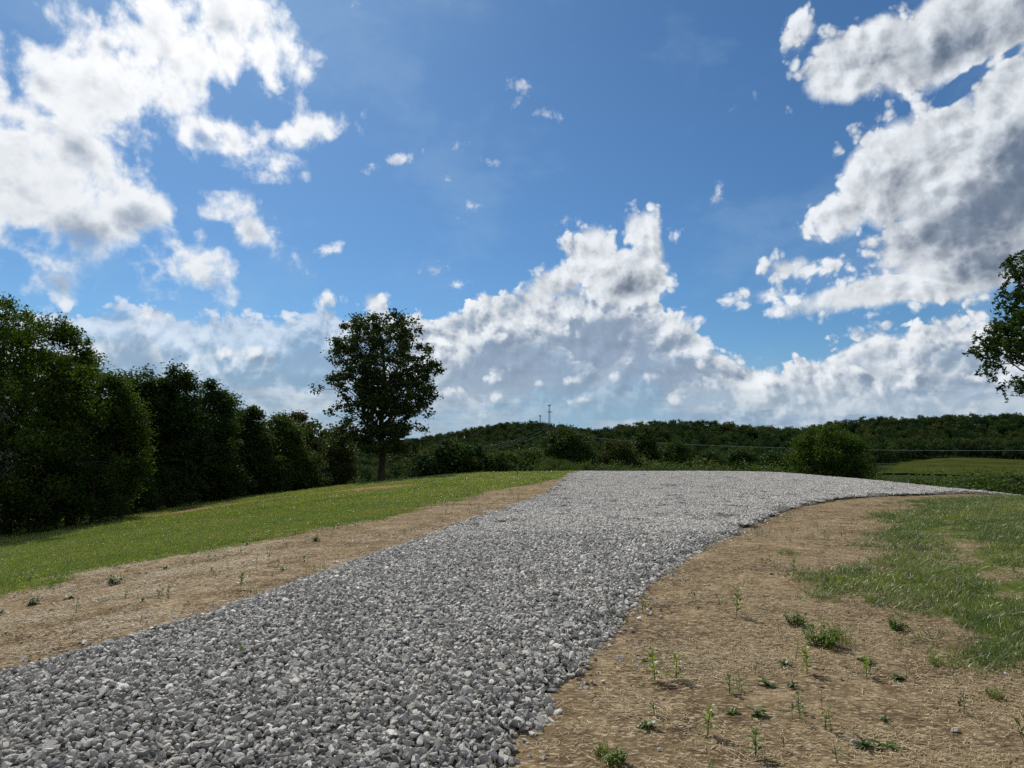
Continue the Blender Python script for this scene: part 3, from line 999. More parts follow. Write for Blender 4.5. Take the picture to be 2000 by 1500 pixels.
straw_col = hidden_collection('straw', [straw_mesh(70, .2, 200 + i) for i in range(6)])
x, y = sample_area(46000, -8, 13, 1.8, 22.0)
lw, gv = masks(x, y)
k = in_view(x, y) & (gv < -.12) & (lw < .35) & (rng.uniform(size=len(x)) < np.clip(1.3 - y / 16, .15, 1) * np.clip(.30 + 1.5 * fnoise(x, y, .9, 12), .06, 1))
x, y = x[k], y[k]
rot = np.stack([np.zeros(len(x)), np.zeros(len(x)), rng.normal(size=len(x)) * .35 + np.where(rng.uniform(size=len(x)) < .5, 0, math.pi)], -1)
scatter('straw', 'dry straw strewn over the bare soil beside the drive', 'straw', lay(x, y, .004), rot, rng.uniform(.7, 1.3, len(x)), rng.integers(0, 6, len(x)), straw_col)
print('straw', len(x))
# ------------------------------------------------------------------ trees and shrubs
def tube(pts, rad, sides=7):
    """A tapered limb along pts."""
    pts = [Vector(p) for p in pts]
    V, F = [], []
    for i, p in enumerate(pts):
        t = (pts[min(i + 1, len(pts) - 1)] - pts[max(i - 1, 0)]).normalized()
        u = t.orthogonal().normalized() if abs(t.z) > .95 else t.cross(Vector((0, 0, 1))).normalized()
        w = t.cross(u)
        for k in range(sides):
            a = 2 * math.pi * k / sides
            V.append(p + float(rad[i]) * (math.cos(a) * u + math.sin(a) * w))
    n = len(pts)
    for i in range(n - 1):
        for k in range(sides):
            a, b = i * sides + k, i * sides + (k + 1) % sides
            F.append((a, b, b + sides, a + sides))
    return np.array([v[:] for v in V]), np.array(F)


def limb(a, b, r0, r1, rr, n=6, sag=0.0, wob=.06, sides=6):
    a, b = np.array(a, float), np.array(b, float)
    L = np.linalg.norm(b - a)
    t = np.linspace(0, 1, n)
    p = a + (b - a) * t[:, None]
    p[:, 2] += np.sin(t * np.pi) * L * sag
    p[1:-1] += rr.normal(size=(n - 2, 3)) * L * wob * .5
    return tube(p, list(r0 + (r1 - r0) * t ** .8), sides)


def leaves(cent, size, rr, width=.5, droop=.2, fold=True, tone=None, drop_dir=None):
    """One small face per leaf, loosely facing up and out."""
    n = len(cent)
    d = rr.normal(size=(n, 3))
    d[:, 2] = d[:, 2] * .6 - droop
    d /= np.linalg.norm(d, axis=1)[:, None]
    nrm = rr.normal(size=(n, 3)) * .8 + np.array([0, 0, .9])
    s = np.cross(d, nrm)
    s /= np.maximum(np.linalg.norm(s, axis=1), 1e-6)[:, None]
    L = size * rr.uniform(.6, 1.25, n)[:, None]
    up = np.cross(s, d) * L * .12
    V = np.stack([cent - d * L * .5, cent + s * L * width * .5 + up, cent + d * L * .5, cent - s * L * width * .5 + up], 1).reshape(-1, 3)
    F = np.arange(4 * n).reshape(-1, 4)
    T = np.repeat(np.clip(tone if tone is not None else rr.uniform(size=n), 0, 1), 4)
    return V, F, T


def leaf_mesh(name, V, F, T, mat):
    m = mesh_from(name, V, F, mat, smooth=False)
    a = m.attributes.new('tone', 'FLOAT', 'POINT')
    a.data.foreach_set('value', T.astype(np.float32))
    return m


m_bark, q, out = material('bark')
pos = q.t.nodes.new('ShaderNodeTexCoord').outputs['Object']
bn = q.noise(q.v('MULTIPLY', pos, (9, 9, 2.2)), 1.0, 6.0, 0.65)
b = principled(q, q.ramp(bn, [(.3, (.020, .015, .011)), (.55, (.048, .038, .029)), (.75, (.09, .075, .06))]), .95, bump(q, bn, .03), .15)
q.t.links.new(b.outputs[0], out.inputs[0])

m_oak = leaf_material('oak_leaf', [(0, (.022, .036, .009)), (.6, (.040, .062, .014)), (1, (.065, .090, .022))], (1.0, 1.15, .5), .25, .6, None, .16)
m_locust = leaf_material('locust_leaf', [(0, (.018, .036, .005)), (.6, (.040, .070, .010)), (1, (.092, .132, .018))], (1.2, 1.25, .35), .42, .6, None, .16)
m_green = leaf_material('broad_leaf', [(0, (.014, .030, .006)), (.6, (.030, .056, .010)), (1, (.062, .100, .018))], (1.1, 1.25, .4), .34, .6, None, .16)
m_olive = leaf_material('olive_leaf', [(0, (.026, .040, .009)), (.6, (.046, .062, .013)), (1, (.080, .096, .022))], (1.1, 1.1, .45), .3, .6, None, .16)
m_dome = leaf_material('dome_leaf', [(0, (.014, .032, .005)), (.55, (.036, .068, .009)), (1, (.11, .165, .02))], (1.25, 1.3, .35), .42, .6, None, .16)
m_rust = leaf_material('rusty_leaf', [(0, (.030, .034, .010)), (.55, (.060, .056, .016)), (1, (.135, .085, .035))], (1.1, 1.0, .5), .28, .6, None, .16)
m_pale = leaf_material('pale_leaf', [(0, (.07, .09, .06)), (.6, (.14, .16, .12)), (1, (.26, .28, .24))], (1.0, 1.1, .7), .25, .6, None, .16)
m_bush = leaf_material('bush_leaf', [(0, (.028, .050, .010)), (.6, (.055, .088, .017)), (1, (.100, .135, .030))], (1.1, 1.2, .4), .32, .6, None, .16)


def crown_and_trunk(outline, depth, loc, seed, mat, clusters, per, leaf, spread=.55, inner=.35, droop=.2, trunk_r=.16, limbs=12, width=.5, gaps=.0, fork=.35, dense=1.0, big=1.0):
    """Crown and trunk meshes (local to loc) for a photo outline [(row, left, right), ...] stood at its own depth."""
    rr = np.random.default_rng(seed)
    rows = [(z_seen(r, depth) - loc[2], (l - 1000) / FOC * depth - loc[0], (rt - 1000) / FOC * depth - loc[0]) for r, l, rt in outline]
    rows.sort()
    zs, ls, rs = (np.array(c) for c in zip(*rows))
    mid, half = (ls + rs) / 2, (rs - ls) / 2
    zt = np.linspace(zs[0], zs[-1], 60)
    w = np.interp(zt, zs, half) ** 1.3 + .12 * half.max()
    w /= w.sum()
    zc = rr.choice(zt, clusters, p=w) + rr.uniform(-.5, .5, clusters) * (zt[1] - zt[0])
    hc = np.interp(zc, zs, half)
    th = rr.uniform(0, 2 * np.pi, clusters)
    rad = np.sqrt(rr.uniform(inner ** 2, 1, clusters)) * np.maximum(hc - spread * .55, hc * .45)
    lump = (1.04 + .22 * (rr.uniform(size=clusters) < .07)) + .20 * np.sin(3 * th + 2.1 * zc + seed) * np.sin(1.7 * zc + seed) + .13 * np.sin(5 * th - 2.9 * zc)
    zc = zc
    c = np.stack([np.interp(zc, zs, mid) + np.cos(th) * rad * lump, np.sin(th) * rad * lump * .95, zc - spread * .35], -1)
    if gaps:
        keep = (np.sin(c[:, 0] * 2.3 + seed) + np.sin(c[:, 2] * 2.9 + seed * 2) + np.sin(c[:, 1] * 2.1)) > -3 + gaps * 3
        c = c[keep]
    a = math.atan2(loc[0], depth)                       # the crown's width lies square to the line of sight
    u_, d_ = c[:, 0] * math.cos(a), c[:, 1].copy()
    c = np.stack([u_ * math.cos(a) + d_ * math.sin(a), -u_ * math.sin(a) + d_ * math.cos(a), c[:, 2]], -1)
    ctone = rr.uniform(.15, .85, len(c))
    cs = spread * rr.uniform(.45, 1.2, len(c))
    k = np.repeat(np.arange(len(c)), int(per * dense))
    off = rr.normal(size=(len(k), 3)) * np.array([.5, .5, .38])
    cent = c[k] + off * cs[k][:, None]
    tn = ctone[k] * .55 + rr.uniform(0, .45, len(k))
    V, F, T = leaves(cent, leaf * big, rr, width, droop, tone=tn)
    crown = leaf_mesh('crown', V, F, T, mat)
    # trunk and limbs
    top = zs[-1]
    axis_x = lambda z: np.interp(z, zs, mid) * np.clip(z / max(top * .5, .1), 0, 1)
    zz_ = np.linspace(-.3, top * .82, 9)
    tp = np.stack([[axis_x(z) * .6 for z in zz_], rr.normal(size=9) * .02 * top * .3, zz_], -1)
    tp[:2, :2] *= .2
    tr = trunk_r * (1 - np.clip(zz_ / top, 0, 1)) ** .8 + .015
    tr[0] *= 1.45
    parts = [tube(tp, tr, 9)]
    order = np.argsort(-np.hypot(c[:, 0] - np.interp(c[:, 2], zs, mid), c[:, 1]) + rr.normal(size=len(c)) * .5)
    for i in order[:limbs]:
        zb = np.clip(c[i, 2] - np.hypot(c[i, 0], c[i, 1]) * rr.uniform(.35, .8), fork * top * .6, top * .75)
        bx = np.interp(zb, zz_, tp[:, 0])
        by = np.interp(zb, zz_, tp[:, 1])
        r0 = np.interp(zb, zz_, tr) * .55
        parts.append(limb((bx, by, zb), c[i], r0, .012, rr, 6, .07, .07))
        # a few finer branches off each limb
        for j in rr.integers(0, len(c), 5):
            if np.linalg.norm(c[j] - c[i]) < spread * 3.2:
                mpt = np.array([bx, by, zb]) * .4 + c[i] * .6
                parts.append(limb(mpt, c[j], r0 * .4, .008, rr, 4, .03, .08, 4))
    v, f = merge(parts)
    trunk = mesh_from('trunk', v, f, m_bark)
    return crown, trunk


def plant(name, label, cat, px, depth, outline, seed, mat, clusters, per, leaf, group=None, **kw):
    x = (px - 1000) / FOC * depth
    loc = (x, depth, zz(x, depth))
    t = thing(name, label, cat, loc, group)
    crown, trunk = crown_and_trunk(outline, depth, loc, seed, mat, clusters, per, leaf, **kw)
    put('crown', crown, t)
    put('trunk' if kw.get('trunk_r', .16) >= .06 else 'stem', trunk, t)
    return t


def twin(src, label, px, depth, top, rotz, wide=1.0, group=None):
    """A copy of a plant and its parts, stood elsewhere and sized so that it reaches the row top."""
    x = (px - 1000) / FOC * depth
    z0 = zz(x, depth)
    h = max((v.co.z for v in src.children[0].data.vertices))
    s = (z_seen(top, depth) - z0) / h
    o = src.copy()
    C.objects.link(o)
    o.location, o.rotation_euler, o.scale = (x, depth, z0), (0, 0, rotz), (s * wide, s * wide, s)
    o['label'] = label
    if group:
        o['group'] = group
    for ch in src.children:
        k = ch.copy()
        C.objects.link(k)
        k.parent = o
    return o


GL = 'trees in the dark row along the left edge of the lawn'
plant('oak_tree', 'lone broad oak standing dark against the sky beside the lawn', 'tree', 747, 50.0,
      [(612, 694, 798), (622, 668, 820), (645, 650, 832), (665, 640, 840), (690, 640, 851), (710, 630, 862), (730, 630, 874), (755, 640, 866), (775, 649, 860), (795, 653, 854), (808, 657, 832), (825, 651, 826), (845, 645, 834), (862, 653, 845), (876, 676, 841)],
      11, m_oak, 560, 70, .25, spread=.55, inner=.10, trunk_r=.25, limbs=44, width=.62, gaps=.52, fork=.30, droop=.1)

plant('locust_tree', 'tallest feathery tree, at the left end of the dark row', 'tree', 25, 27.0,
      [(584, -60, 12), (598, -110, 66), (612, -140, 88), (640, -180, 125), (700, -210, 165), (760, -230, 185), (830, -230, 195), (900, -230, 185), (970, -220, 160)],
      21, m_locust, 380, 70, .16, GL, dense=2.0, big=1.2, spread=.62, inner=.3, trunk_r=.2, limbs=22, width=.38, gaps=.35, droop=.45)
plant('locust_tree', 'second feathery tree, its drooping sprays just right of the tallest one', 'tree', 150, 29.0,
      [(630, 95, 125), (640, 80, 150), (662, 75, 178), (690, 72, 190), (720, 70, 192), (760, 75, 205), (850, 75, 215), (940, 85, 205), (990, 95, 195)],
      22, m_locust, 210, 70, .15, GL, dense=1.7, big=1.2, spread=.52, inner=.3, trunk_r=.15, limbs=18, width=.38, gaps=.45, droop=.5)
plant('broadleaf_tree', 'low yellow green leafy tree bulging out in front of the dark row', 'tree', 245, 31.0,
      [(732, 195, 225), (745, 185, 250), (765, 180, 272), (800, 180, 292), (850, 175, 304), (900, 180, 306), (950, 190, 292), (985, 205, 270)],
      23, m_locust, 200, 70, .15, GL, dense=1.7, big=1.2, spread=.5, inner=.4, trunk_r=.11, limbs=14, width=.42, gaps=.2, droop=.35)
plant('broadleaf_tree', 'slim tree with tufted flat top behind the yellow green tree', 'tree', 272, 38.0,
      [(712, 256, 292), (722, 234, 306), (745, 228, 318), (790, 226, 326), (850, 225, 332), (930, 230, 332), (975, 235, 325)],
      24, m_green, 190, 70, .17, GL, dense=1.7, big=1.2, spread=.6, inner=.3, trunk_r=.14, limbs=14, gaps=.45)
plant('broadleaf_tree', 'round topped dark tree highest in the middle of the row', 'tree', 345, 39.0,
      [(714, 325, 350), (724, 308, 376), (740, 300, 390), (765, 292, 402), (820, 288, 412), (900, 290, 415), (960, 300, 405)],
      25, m_green, 220, 70, .17, GL, dense=1.7, big=1.2, spread=.6, inner=.3, trunk_r=.15, limbs=14, gaps=.25)
plant('broadleaf_tree', 'dark tree with knobbly top right of the round topped tree', 'tree', 418, 41.5,
      [(746, 398, 416), (758, 390, 440), (772, 385, 452), (800, 374, 462), (860, 370, 474), (940, 380, 470), (975, 390, 460)],
      26, m_green, 190, 66, .17, GL, dense=1.7, big=1.2, spread=.58, inner=.3, trunk_r=.14, limbs=12, gaps=.25)
plant('broadleaf_tree', 'narrow dark tree with a small round tuft on top in the row', 'tree', 494, 45.0,
      [(794, 486, 505), (806, 474, 518), (820, 462, 526), (850, 452, 545), (920, 460, 548), (970, 470, 535)],
      27, m_green, 170, 66, .17, GL, dense=1.7, big=1.2, spread=.56, inner=.3, trunk_r=.13, limbs=12, gaps=.25)
plant('broadleaf_tree', 'bright green tree nearest the oak end of the dark row', 'tree', 553, 49.0,
      [(811, 535, 560), (822, 520, 580), (845, 510, 598), (880, 505, 612), (920, 510, 615), (955, 520, 605)],
      28, m_bush, 190, 66, .17, GL, dense=1.7, big=1.2, spread=.6, inner=.35, trunk_r=.12, limbs=12, gaps=.2)
plant('rusty_tree', 'tree with rusty brown crown behind the end of the dark row', 'tree', 582, 63.0,
      [(805, 570, 598), (815, 550, 610), (835, 545, 616), (870, 542, 620), (920, 548, 618)],
      29, m_rust, 150, 60, .22, GL, dense=1.7, big=1.2, spread=.75, inner=.3, trunk_r=.16, limbs=10, gaps=.25)
plant('broadleaf_tree', 'loose yellowish tree half hidden by the low branches of the oak', 'tree', 655, 58.0,
      [(834, 640, 676), (850, 628, 690), (880, 618, 698), (915, 618, 696), (940, 630, 688)],
      30, m_olive, 120, 55, .2, GL, dense=1.7, big=1.2, spread=.7, inner=.2, trunk_r=.10, limbs=12, gaps=.55)
plant('broadleaf_tree', 'dark tree filling the row between the round and knobbly ones', 'tree', 452, 50.0,
      [(768, 428, 452), (784, 420, 470), (820, 400, 500), (880, 395, 510), (950, 400, 505)],
      31, m_green, 180, 62, .19, GL, dense=1.7, big=1.2, spread=.65, inner=.3, trunk_r=.14, limbs=10, gaps=.15)
plant('broadleaf_tree', 'tree added behind the two feathery ones to block light', 'tree', 120, 36.0,
      [(690, 20, 190), (730, -20, 240), (800, -40, 260), (880, -40, 270), (960, -20, 250)],
      32, m_green, 260, 66, .2, GL, dense=1.7, big=1.2, spread=.7, inner=.2, trunk_r=.17, limbs=10, gaps=.05)  # extra tree behind the row, put in to keep light from coming through
plant('broadleaf_tree', 'tree added behind the round topped one to block light', 'tree', 330, 47.0,
      [(745, 290, 380), (790, 250, 420), (850, 240, 440), (950, 250, 430)],
      33, m_green, 220, 62, .2, GL, dense=1.7, big=1.2, spread=.7, inner=.2, trunk_r=.16, limbs=10, gaps=.05)  # another added tree that blocks light behind the row
plant('pale_shrub', 'shrub with pale silvery leaves at the very left edge of the photo', 'shrub', -30, 24.0,
      [(792, -60, 20), (815, -90, 40), (850, -100, 36), (900, -100, 26), (960, -100, 34), (1010, -95, 30)],
      34, m_pale, 70, 40, .15, None, spread=.4, inner=.3, trunk_r=.05, limbs=10, gaps=.5, droop=.4)
GU = 'undergrowth shrubs at the foot of the left tree row'
b1 = plant('shrub', 'shrub with glinting leaves under the two feathery trees', 'shrub', 190, 28.5,
           [(905, 160, 225), (930, 135, 250), (970, 120, 262), (1005, 125, 255)], 35, m_green, 110, 60, .13, GU, spread=.42, inner=.3, trunk_r=.05, limbs=10, gaps=.2)
twin(b1, 'low dark shrub at the foot of the tallest feathery tree', 70, 27.0, 940, 1.1, 1.2, GU)
twin(b1, 'shrub at the foot of the round topped tree', 335, 37.5, 905, 2.3, 1.1, GU)
twin(b1, 'shrub in the shade between the knobbly tree and the narrow one', 440, 41.0, 885, 4.0, 1.2, GU)
twin(b1, 'shrub under the bright green tree near the oak end of the row', 535, 45.5, 885, 5.2, 1.1, GU)
twin(b1, 'yellow green shrub closing the row beside the oak', 605, 50.0, 880, 0.4, 1.1, GU)
twin(b1, 'shrub in deep shade below the slim flat topped tree', 275, 34.5, 920, 3.1, 1.2, GU)

# beyond the crest
plant('broadleaf_tree', 'big loose topped tree in the middle behind the gravel crest', 'tree', 1108, 56.0,
      [(831, 1095, 1120), (838, 1075, 1140), (850, 1062, 1152), (872, 1054, 1162), (900, 1050, 1166), (918, 1055, 1160)],
      41, m_green, 260, 66, .20, None, spread=.62, inner=.25, trunk_r=.14, limbs=16, gaps=.3)
GB = 'trees rising behind the hedge of bushes'
plant('broadleaf_tree', 'tall dark tree behind the bushes, sticking up above the wooded hill', 'tree', 1258, 74.0,
      [(829, 1252, 1268), (842, 1240, 1276), (862, 1234, 1286), (890, 1230, 1290), (915, 1236, 1286)],
      42, m_green, 160, 60, .24, GB, spread=.7, inner=.25, trunk_r=.16, limbs=10, gaps=.2)
plant('broadleaf_tree', 'wide olive green tree between the loose topped tree and the tall dark one', 'tree', 1203, 67.0,
      [(858, 1185, 1220), (868, 1170, 1238), (885, 1162, 1246), (910, 1160, 1246)],
      43, m_olive, 150, 60, .22, GB, spread=.7, inner=.25, trunk_r=.14, limbs=10, gaps=.15)
t4 = plant('broadleaf_tree', 'round green tree just right of the tall dark one', 'tree', 1322, 76.0,
           [(862, 1308, 1330), (872, 1290, 1346), (890, 1282, 1352), (910, 1284, 1350)],
           44, m_green, 130, 60, .24, GB, spread=.7, inner=.25, trunk_r=.14, limbs=8, gaps=.15)
twin(t4, 'lower green tree two places right of the tall dark one', 1385, 80.0, 872, 2.0, 1.0, GB)
twin(t4, 'green tree midway between the tall dark tree and the big dome bush', 1440, 84.0, 868, 3.7, 1.1, GB)
twin(t4, 'green tree close to the left flank of the big dome bush', 1510, 82.0, 876, 5.0, 1.2, GB)
plant('round_bush', 'big dark dome shaped bush standing at the far edge of the gravel', 'bush', 1610, 47.0,
      [(832, 1588, 1632), (838, 1566, 1656), (852, 1548, 1672), (872, 1538, 1682), (900, 1534, 1688), (925, 1536, 1690), (945, 1545, 1684)],
      45, m_dome, 460, 80, .17, None, spread=.5, inner=.5, trunk_r=.12, limbs=14, gaps=.0)
GH = 'low bushes along the crest of the rise'
h1 = plant('bush', 'spreading bush where the gravel pad meets the lawn at the crest', 'bush', 1082, 46.5,
           [(892, 1070, 1095), (899, 1048, 1115), (909, 1038, 1128), (922, 1036, 1130), (935, 1042, 1124)],
           46, m_bush, 120, 85, .085, GH, spread=.36, inner=.35, trunk_r=.04, limbs=10, gaps=.1)
for px, dp, top, rz, wd, lab in (
        (1150, 51, 902, 1.0, .9, 'low bush just in front of the olive green tree, nearest the spreading bush'),
        (1185, 53, 894, 2.2, 1.0, 'bush in front of the olive tree, taller than the ones beside it'),
        (1226, 52, 903, 3.3, .9, 'low bush between the olive tree and the tall dark tree'),
        (1262, 54, 899, 4.1, .9, 'bush directly in front of the tall dark tree'),
        (1300, 53, 896, 5.5, 1.1, 'bush at the foot of the round tree right of the tall dark one'),
        (1342, 55, 901, .6, .9, 'bush below the gap right of the round tree'),
        (1378, 54, 898, 1.7, 1.0, 'bush in front of the second green tree past the tall dark one'),
        (1418, 55, 903, 2.9, .9, 'small bush on the crest midway along the hedge to the dome bush'),
        (1456, 54, 898, 3.9, 1.0, 'bush below the green tree midway to the dome bush'),
        (1492, 55, 902, 4.6, .9, 'small bush second from the left flank of the dome bush'),
        (1530, 53, 897, 5.9, 1.0, 'yellowish bush touching the left flank of the dome bush'),
        (1722, 49, 910, .3, .9, 'bush touching the right flank of the dome bush'),
        (1762, 50, 918, 1.4, .9, 'low bush in front of the left tip of the hay meadow'),
        (1806, 50, 911, 2.6, 1.0, 'dark bush standing out against the hay meadow'),
        (1850, 47, 925, 3.5, .9, 'low bush under the middle of the hay meadow'),
        (1893, 43, 930, 4.4, .9, 'low bush at the pointed right end of the gravel'),
        (1935, 42, 914, 5.1, 1.1, 'bush right of the gravel tip, under the right end of the meadow'),
        (1980, 41, 899, .9, 1.1, 'tall bush at the right edge, against the end of the meadow')):
    twin(h1, lab, px, dp, top - (4 + 6 * math.sin(px * 1.7)) * (px < 1700), rz, wd * 1.2, GH)
GR = 'round trees in a short row beyond the lawn'
r1 = plant('broadleaf_tree', 'leftmost and smallest round tree of the short row beyond the lawn', 'tree', 925, 100.0,
           [(888, 912, 935), (895, 902, 946), (906, 898, 952), (925, 900, 952)], 47, m_bush, 120, 55, .26, GR, spread=.75, inner=.3, trunk_r=.15, limbs=8, gaps=.15)
for px, top, rz, lab in ((957, 881, 1.2, 'second round tree from the left in the short row beyond the lawn'),
                         (990, 876, 2.5, 'middle round tree of the short row beyond the lawn'),
                         (1018, 872, 3.9, 'round tree next to the loose topped tree in the short row'),
                         (1045, 868, 5.1, 'round tree half hidden by the left side of the loose topped tree')):
    twin(r1, lab, px, 98.0 + rz * 2, top, rz, 1.05, GR)
for px, dp, top, rz, lab in ((815, 88, 898, .4, 'pale green tree seen right of the oak trunk beyond the lawn'),
                             (865, 92, 903, 1.9, 'small tree in the dip between the oak and the short row')):
    twin(r1, lab, px, dp, top, rz, 1.2, 'small trees in the dip behind the oak')

# the tree reaching in from the right
tx, ty = 17.9, 20.5
t = thing('walnut_tree', 'leafy tree reaching into the right edge with bare twigs below', 'tree', (tx, ty, zz(tx, ty)))
rr = np.random.default_rng(77)
parts = [tube([(0, 0, -.3), (.03, 0, 1.0), (-.02, .05, 2.4), (.06, 0, 4.2), (-.05, .1, 6.0), (.05, 0, 8.0), (0, 0, 9.4)], [.30, .21, .19, .16, .12, .07, .02], 10)]
TW = Vector((tx, ty, zz(tx, ty)))


def to_local(px, py, dp):
    return np.array([(px + 30 - 1000) / FOC * dp - TW.x, dp - TW.y, z_seen(py, dp) - TW.z])


tips = [(1905, 655, 19.6), (1890, 685, 19.8), (1925, 640, 20.0), (1915, 715, 19.6), (1950, 600, 20.2), (1962, 570, 20.6), (1980, 505, 20.4), (1975, 530, 20.0),
        (1990, 548, 20.6), (1970, 640, 19.8), (1930, 672, 20.1), (1960, 690, 20.4), (1965, 748, 19.8), (1990, 735, 20.2), (2000, 755, 20.6), (1975, 620, 21),
        (1985, 580, 21.2), (1995, 655, 19.4), (2020, 690, 20), (2030, 610, 20), (2040, 540, 20.6), (2000, 500, 20), (2010, 600, 19.2), (1945, 655, 20.6), (1985, 680, 20.9),
        (1955, 665, 19.3), (1975, 660, 20.3), (1990, 620, 20.2), (1960, 630, 20.4)]
cl = [to_local(*p) for p in tips]
for k in range(130):                                  # the rest of the crown, outside the frame
    a, z = rr.uniform(0, 6.28), rr.uniform(3.2, 9.6)
    rad = rr.uniform(.4, 1) * 3.6 * math.sqrt(max(0.05, 1 - ((z - 5.8) / 4.0) ** 2))
    p = np.array([math.cos(a) * rad, math.sin(a) * rad, z])
    if (p[0] + TW.x) / (p[1] + TW.y) * FOC + 1000 > 2065 and not (p[2] > 6.9 and p[0] < 0):
        cl.append(p)
cl = np.array(cl)
V, F, T = [], [], []
for i, p in enumerate(cl):
    hub = np.array([0, 0, np.clip(p[2] - .35 * np.hypot(p[0], p[1]), 2.2, 8.5)])
    parts.append(limb(hub, p, .05, .010, rr, 7, .10, .06))
    for s in range(11):                               # drooping sprays of narrow leaflets
        q0 = p + rr.normal(size=3) * np.array([.16, .16, .11])
        dr = rr.normal(size=3)
        dr[2] = -.35 - .3 * abs(dr[2])
        dr /= np.linalg.norm(dr)
        tt = np.linspace(0, 1, 13)
        line = q0 + dr * (tt * .34)[:, None] + np.array([0, 0, -.10]) * (tt ** 2)[:, None]
        cc = np.repeat(line, 2, 0) + rr.normal(size=(26, 3)) * .03
        v, f, tn = leaves(cc, .15, rr, .40, .25, tone=np.full(26, rr.uniform(.1, .8)) + rr.uniform(0, .2, 26))
        F.append(f + sum(len(a) for a in V))
        V.append(v)
        T.append(tn)
for a, b in (((1985, 672, 20.3), (1962, 700, 19.9)), ((1995, 680, 20.3), (1978, 718, 20.0)), ((2010, 690, 20.3), (1988, 725, 20.2)), ((1980, 690, 20.2), (1972, 712, 20.1)),
             ((2004, 690, 20.3), (1998, 716, 20.0)), ((1990, 700, 20.3), (1980, 728, 20.0)), ((2010, 670, 20.3), (1975, 690, 20.2))):
    parts.append(limb(to_local(*a), to_local(*b), .014, .005, rr, 6, .05, .16, 4))
put('crown', leaf_mesh('crown', np.concatenate(V), np.concatenate(F), np.concatenate(T), m_green), t)
v, f = merge(parts)
put('trunk', mesh_from('trunk', v, f, m_bark), t)

# ------------------------------------------------------------------ wooded hills far off
m_wood, q, out = material('far_leaf')
r = rand_of_instance(q)
tn = attr(q, 'tone').outputs['Fac']
c1 = q.ramp(r, [(0, (.012, .030, .010)), (.3, (.021, .046, .013)), (.6, (.035, .064, .016)), (.8, (.056, .078, .020)), (.92, (.072, .080, .024)), (1, (.013, .028, .014))])
c = q.mix(tn, q.mix(1.0, c1, (.75, .75, .75, 1), blend='MULTIPLY'), q.mix(1.0, c1, (1.5, 1.5, 1.4, 1), blend='MULTIPLY'))
d1 = principled(q, c, .8, None, .05)
d2 = shader(q, 'BsdfTranslucent', Color=c)
mx = q.t.nodes.new('ShaderNodeMixShader')
mx.inputs[0].default_value = .25
q.t.links.new(d1.outputs[0], mx.inputs[1])
q.t.links.new(d2.outputs[0], mx.inputs[2])
q.t.links.new(mx.outputs[0], out.inputs[0])


def far_tree(seed):
    """A forest tree one unit tall: lumpy dome of leaf clumps and a trunk."""
    rr = np.random.default_rng(seed)
    n = 34
    a, z = rr.uniform(0, 6.28, n), rr.uniform(.30, .92, n)
    rad = .33 * np.sqrt(np.clip(1 - ((z - .48) / .5) ** 2, .02, 1)) * rr.uniform(.35, 1.0, n)
    c = np.stack([np.cos(a) * rad, np.sin(a) * rad, z], -1)
    k = np.repeat(np.arange(n), 26)
    dirs = rr.normal(size=(len(k), 3))
    dirs /= np.linalg.norm(dirs, axis=1)[:, None]
    cent = c[k] + dirs * (rr.uniform(.06, .13, n)[k] * rr.uniform(.7, 1.05, len(k)))[:, None]
    V, F, T = leaves(cent, .062, rr, .8, .1, tone=rr.uniform(0, .8, n)[k] + rr.uniform(0, .2, len(k)))
    v, f = tube([(0, 0, -.1), (0, 0, .3), (.01, 0, .7)], [.022, .018, .006], 5)
    V2 = np.concatenate([V, v])
    m = leaf_mesh('far_tree', V2, np.concatenate([F, f + len(V)]), np.concatenate([T, np.zeros(len(v))]), m_wood)
    return m


wood_col = hidden_collection('far_tree', [far_tree(300 + i) for i in range(8)])
# candidate trees, kept only where something of them can show
ang = rng.uniform(-.86, .86, 60000)
dist = 62 * (1150 / 62) ** rng.uniform(0, 1, 60000) ** .75
x, y = np.sin(ang) * dist, np.cos(ang) * dist
hts = rng.uniform(6.0, 14.0, len(x)) * np.clip(dist / 300, .55, 1)
z0 = height(x, y)
ok = ~((np.tan(ang) > -.26) & (np.tan(ang) < -.15) & (dist < 150)) & (sdist(FIELD, x, y) < -2.0) & ~((y < 66) & (x > -12)) & ~((y < 75) & (x < 4) & (x > -16))
x, y, hts, z0, dist, ang = (a[ok] for a in (x, y, hts, z0, dist, ang))
cell = {}
order = np.argsort(dist)
sel = []
horizon = np.full(2000, -1.0)
for i in order:
    sp_ = max(2.4, hts[i] * .40)
    key = (int(x[i] // sp_), int(y[i] // sp_))
    if key in cell:
        continue
    cell[key] = 1
    el_top = (z0[i] + hts[i] - cam.location.z) / dist[i]
    if .49 < ang[i] < .75 and dist[i] < 445 and el_top > -.043:
        continue
    b0 = int((ang[i] + .9) / 1.8 * 2000)
    w = max(1, int(hts[i] * .3 / dist[i] / 1.8 * 2000))
    seg = horizon[max(0, b0 - w):b0 + w + 1]
    if el_top > seg.min() - 3.0 / dist[i] and el_top > -.045:
        sel.append(i)
        # a tree hides what stands lower behind it, but only up to a little under its top
        np.maximum(seg, (z0[i] + hts[i] * .72 - cam.location.z) / dist[i], out=seg)
sel = np.array(sel)
print('woodland', len(sel))
x, y, hts = x[sel], y[sel], hts[sel]
scatter('woodland', 'distant green woods covering the valley and the hills behind', 'woods', lay(x, y, -.3), flat_rot(len(x), .04), hts, rng.integers(0, 8, len(x)), wood_col)
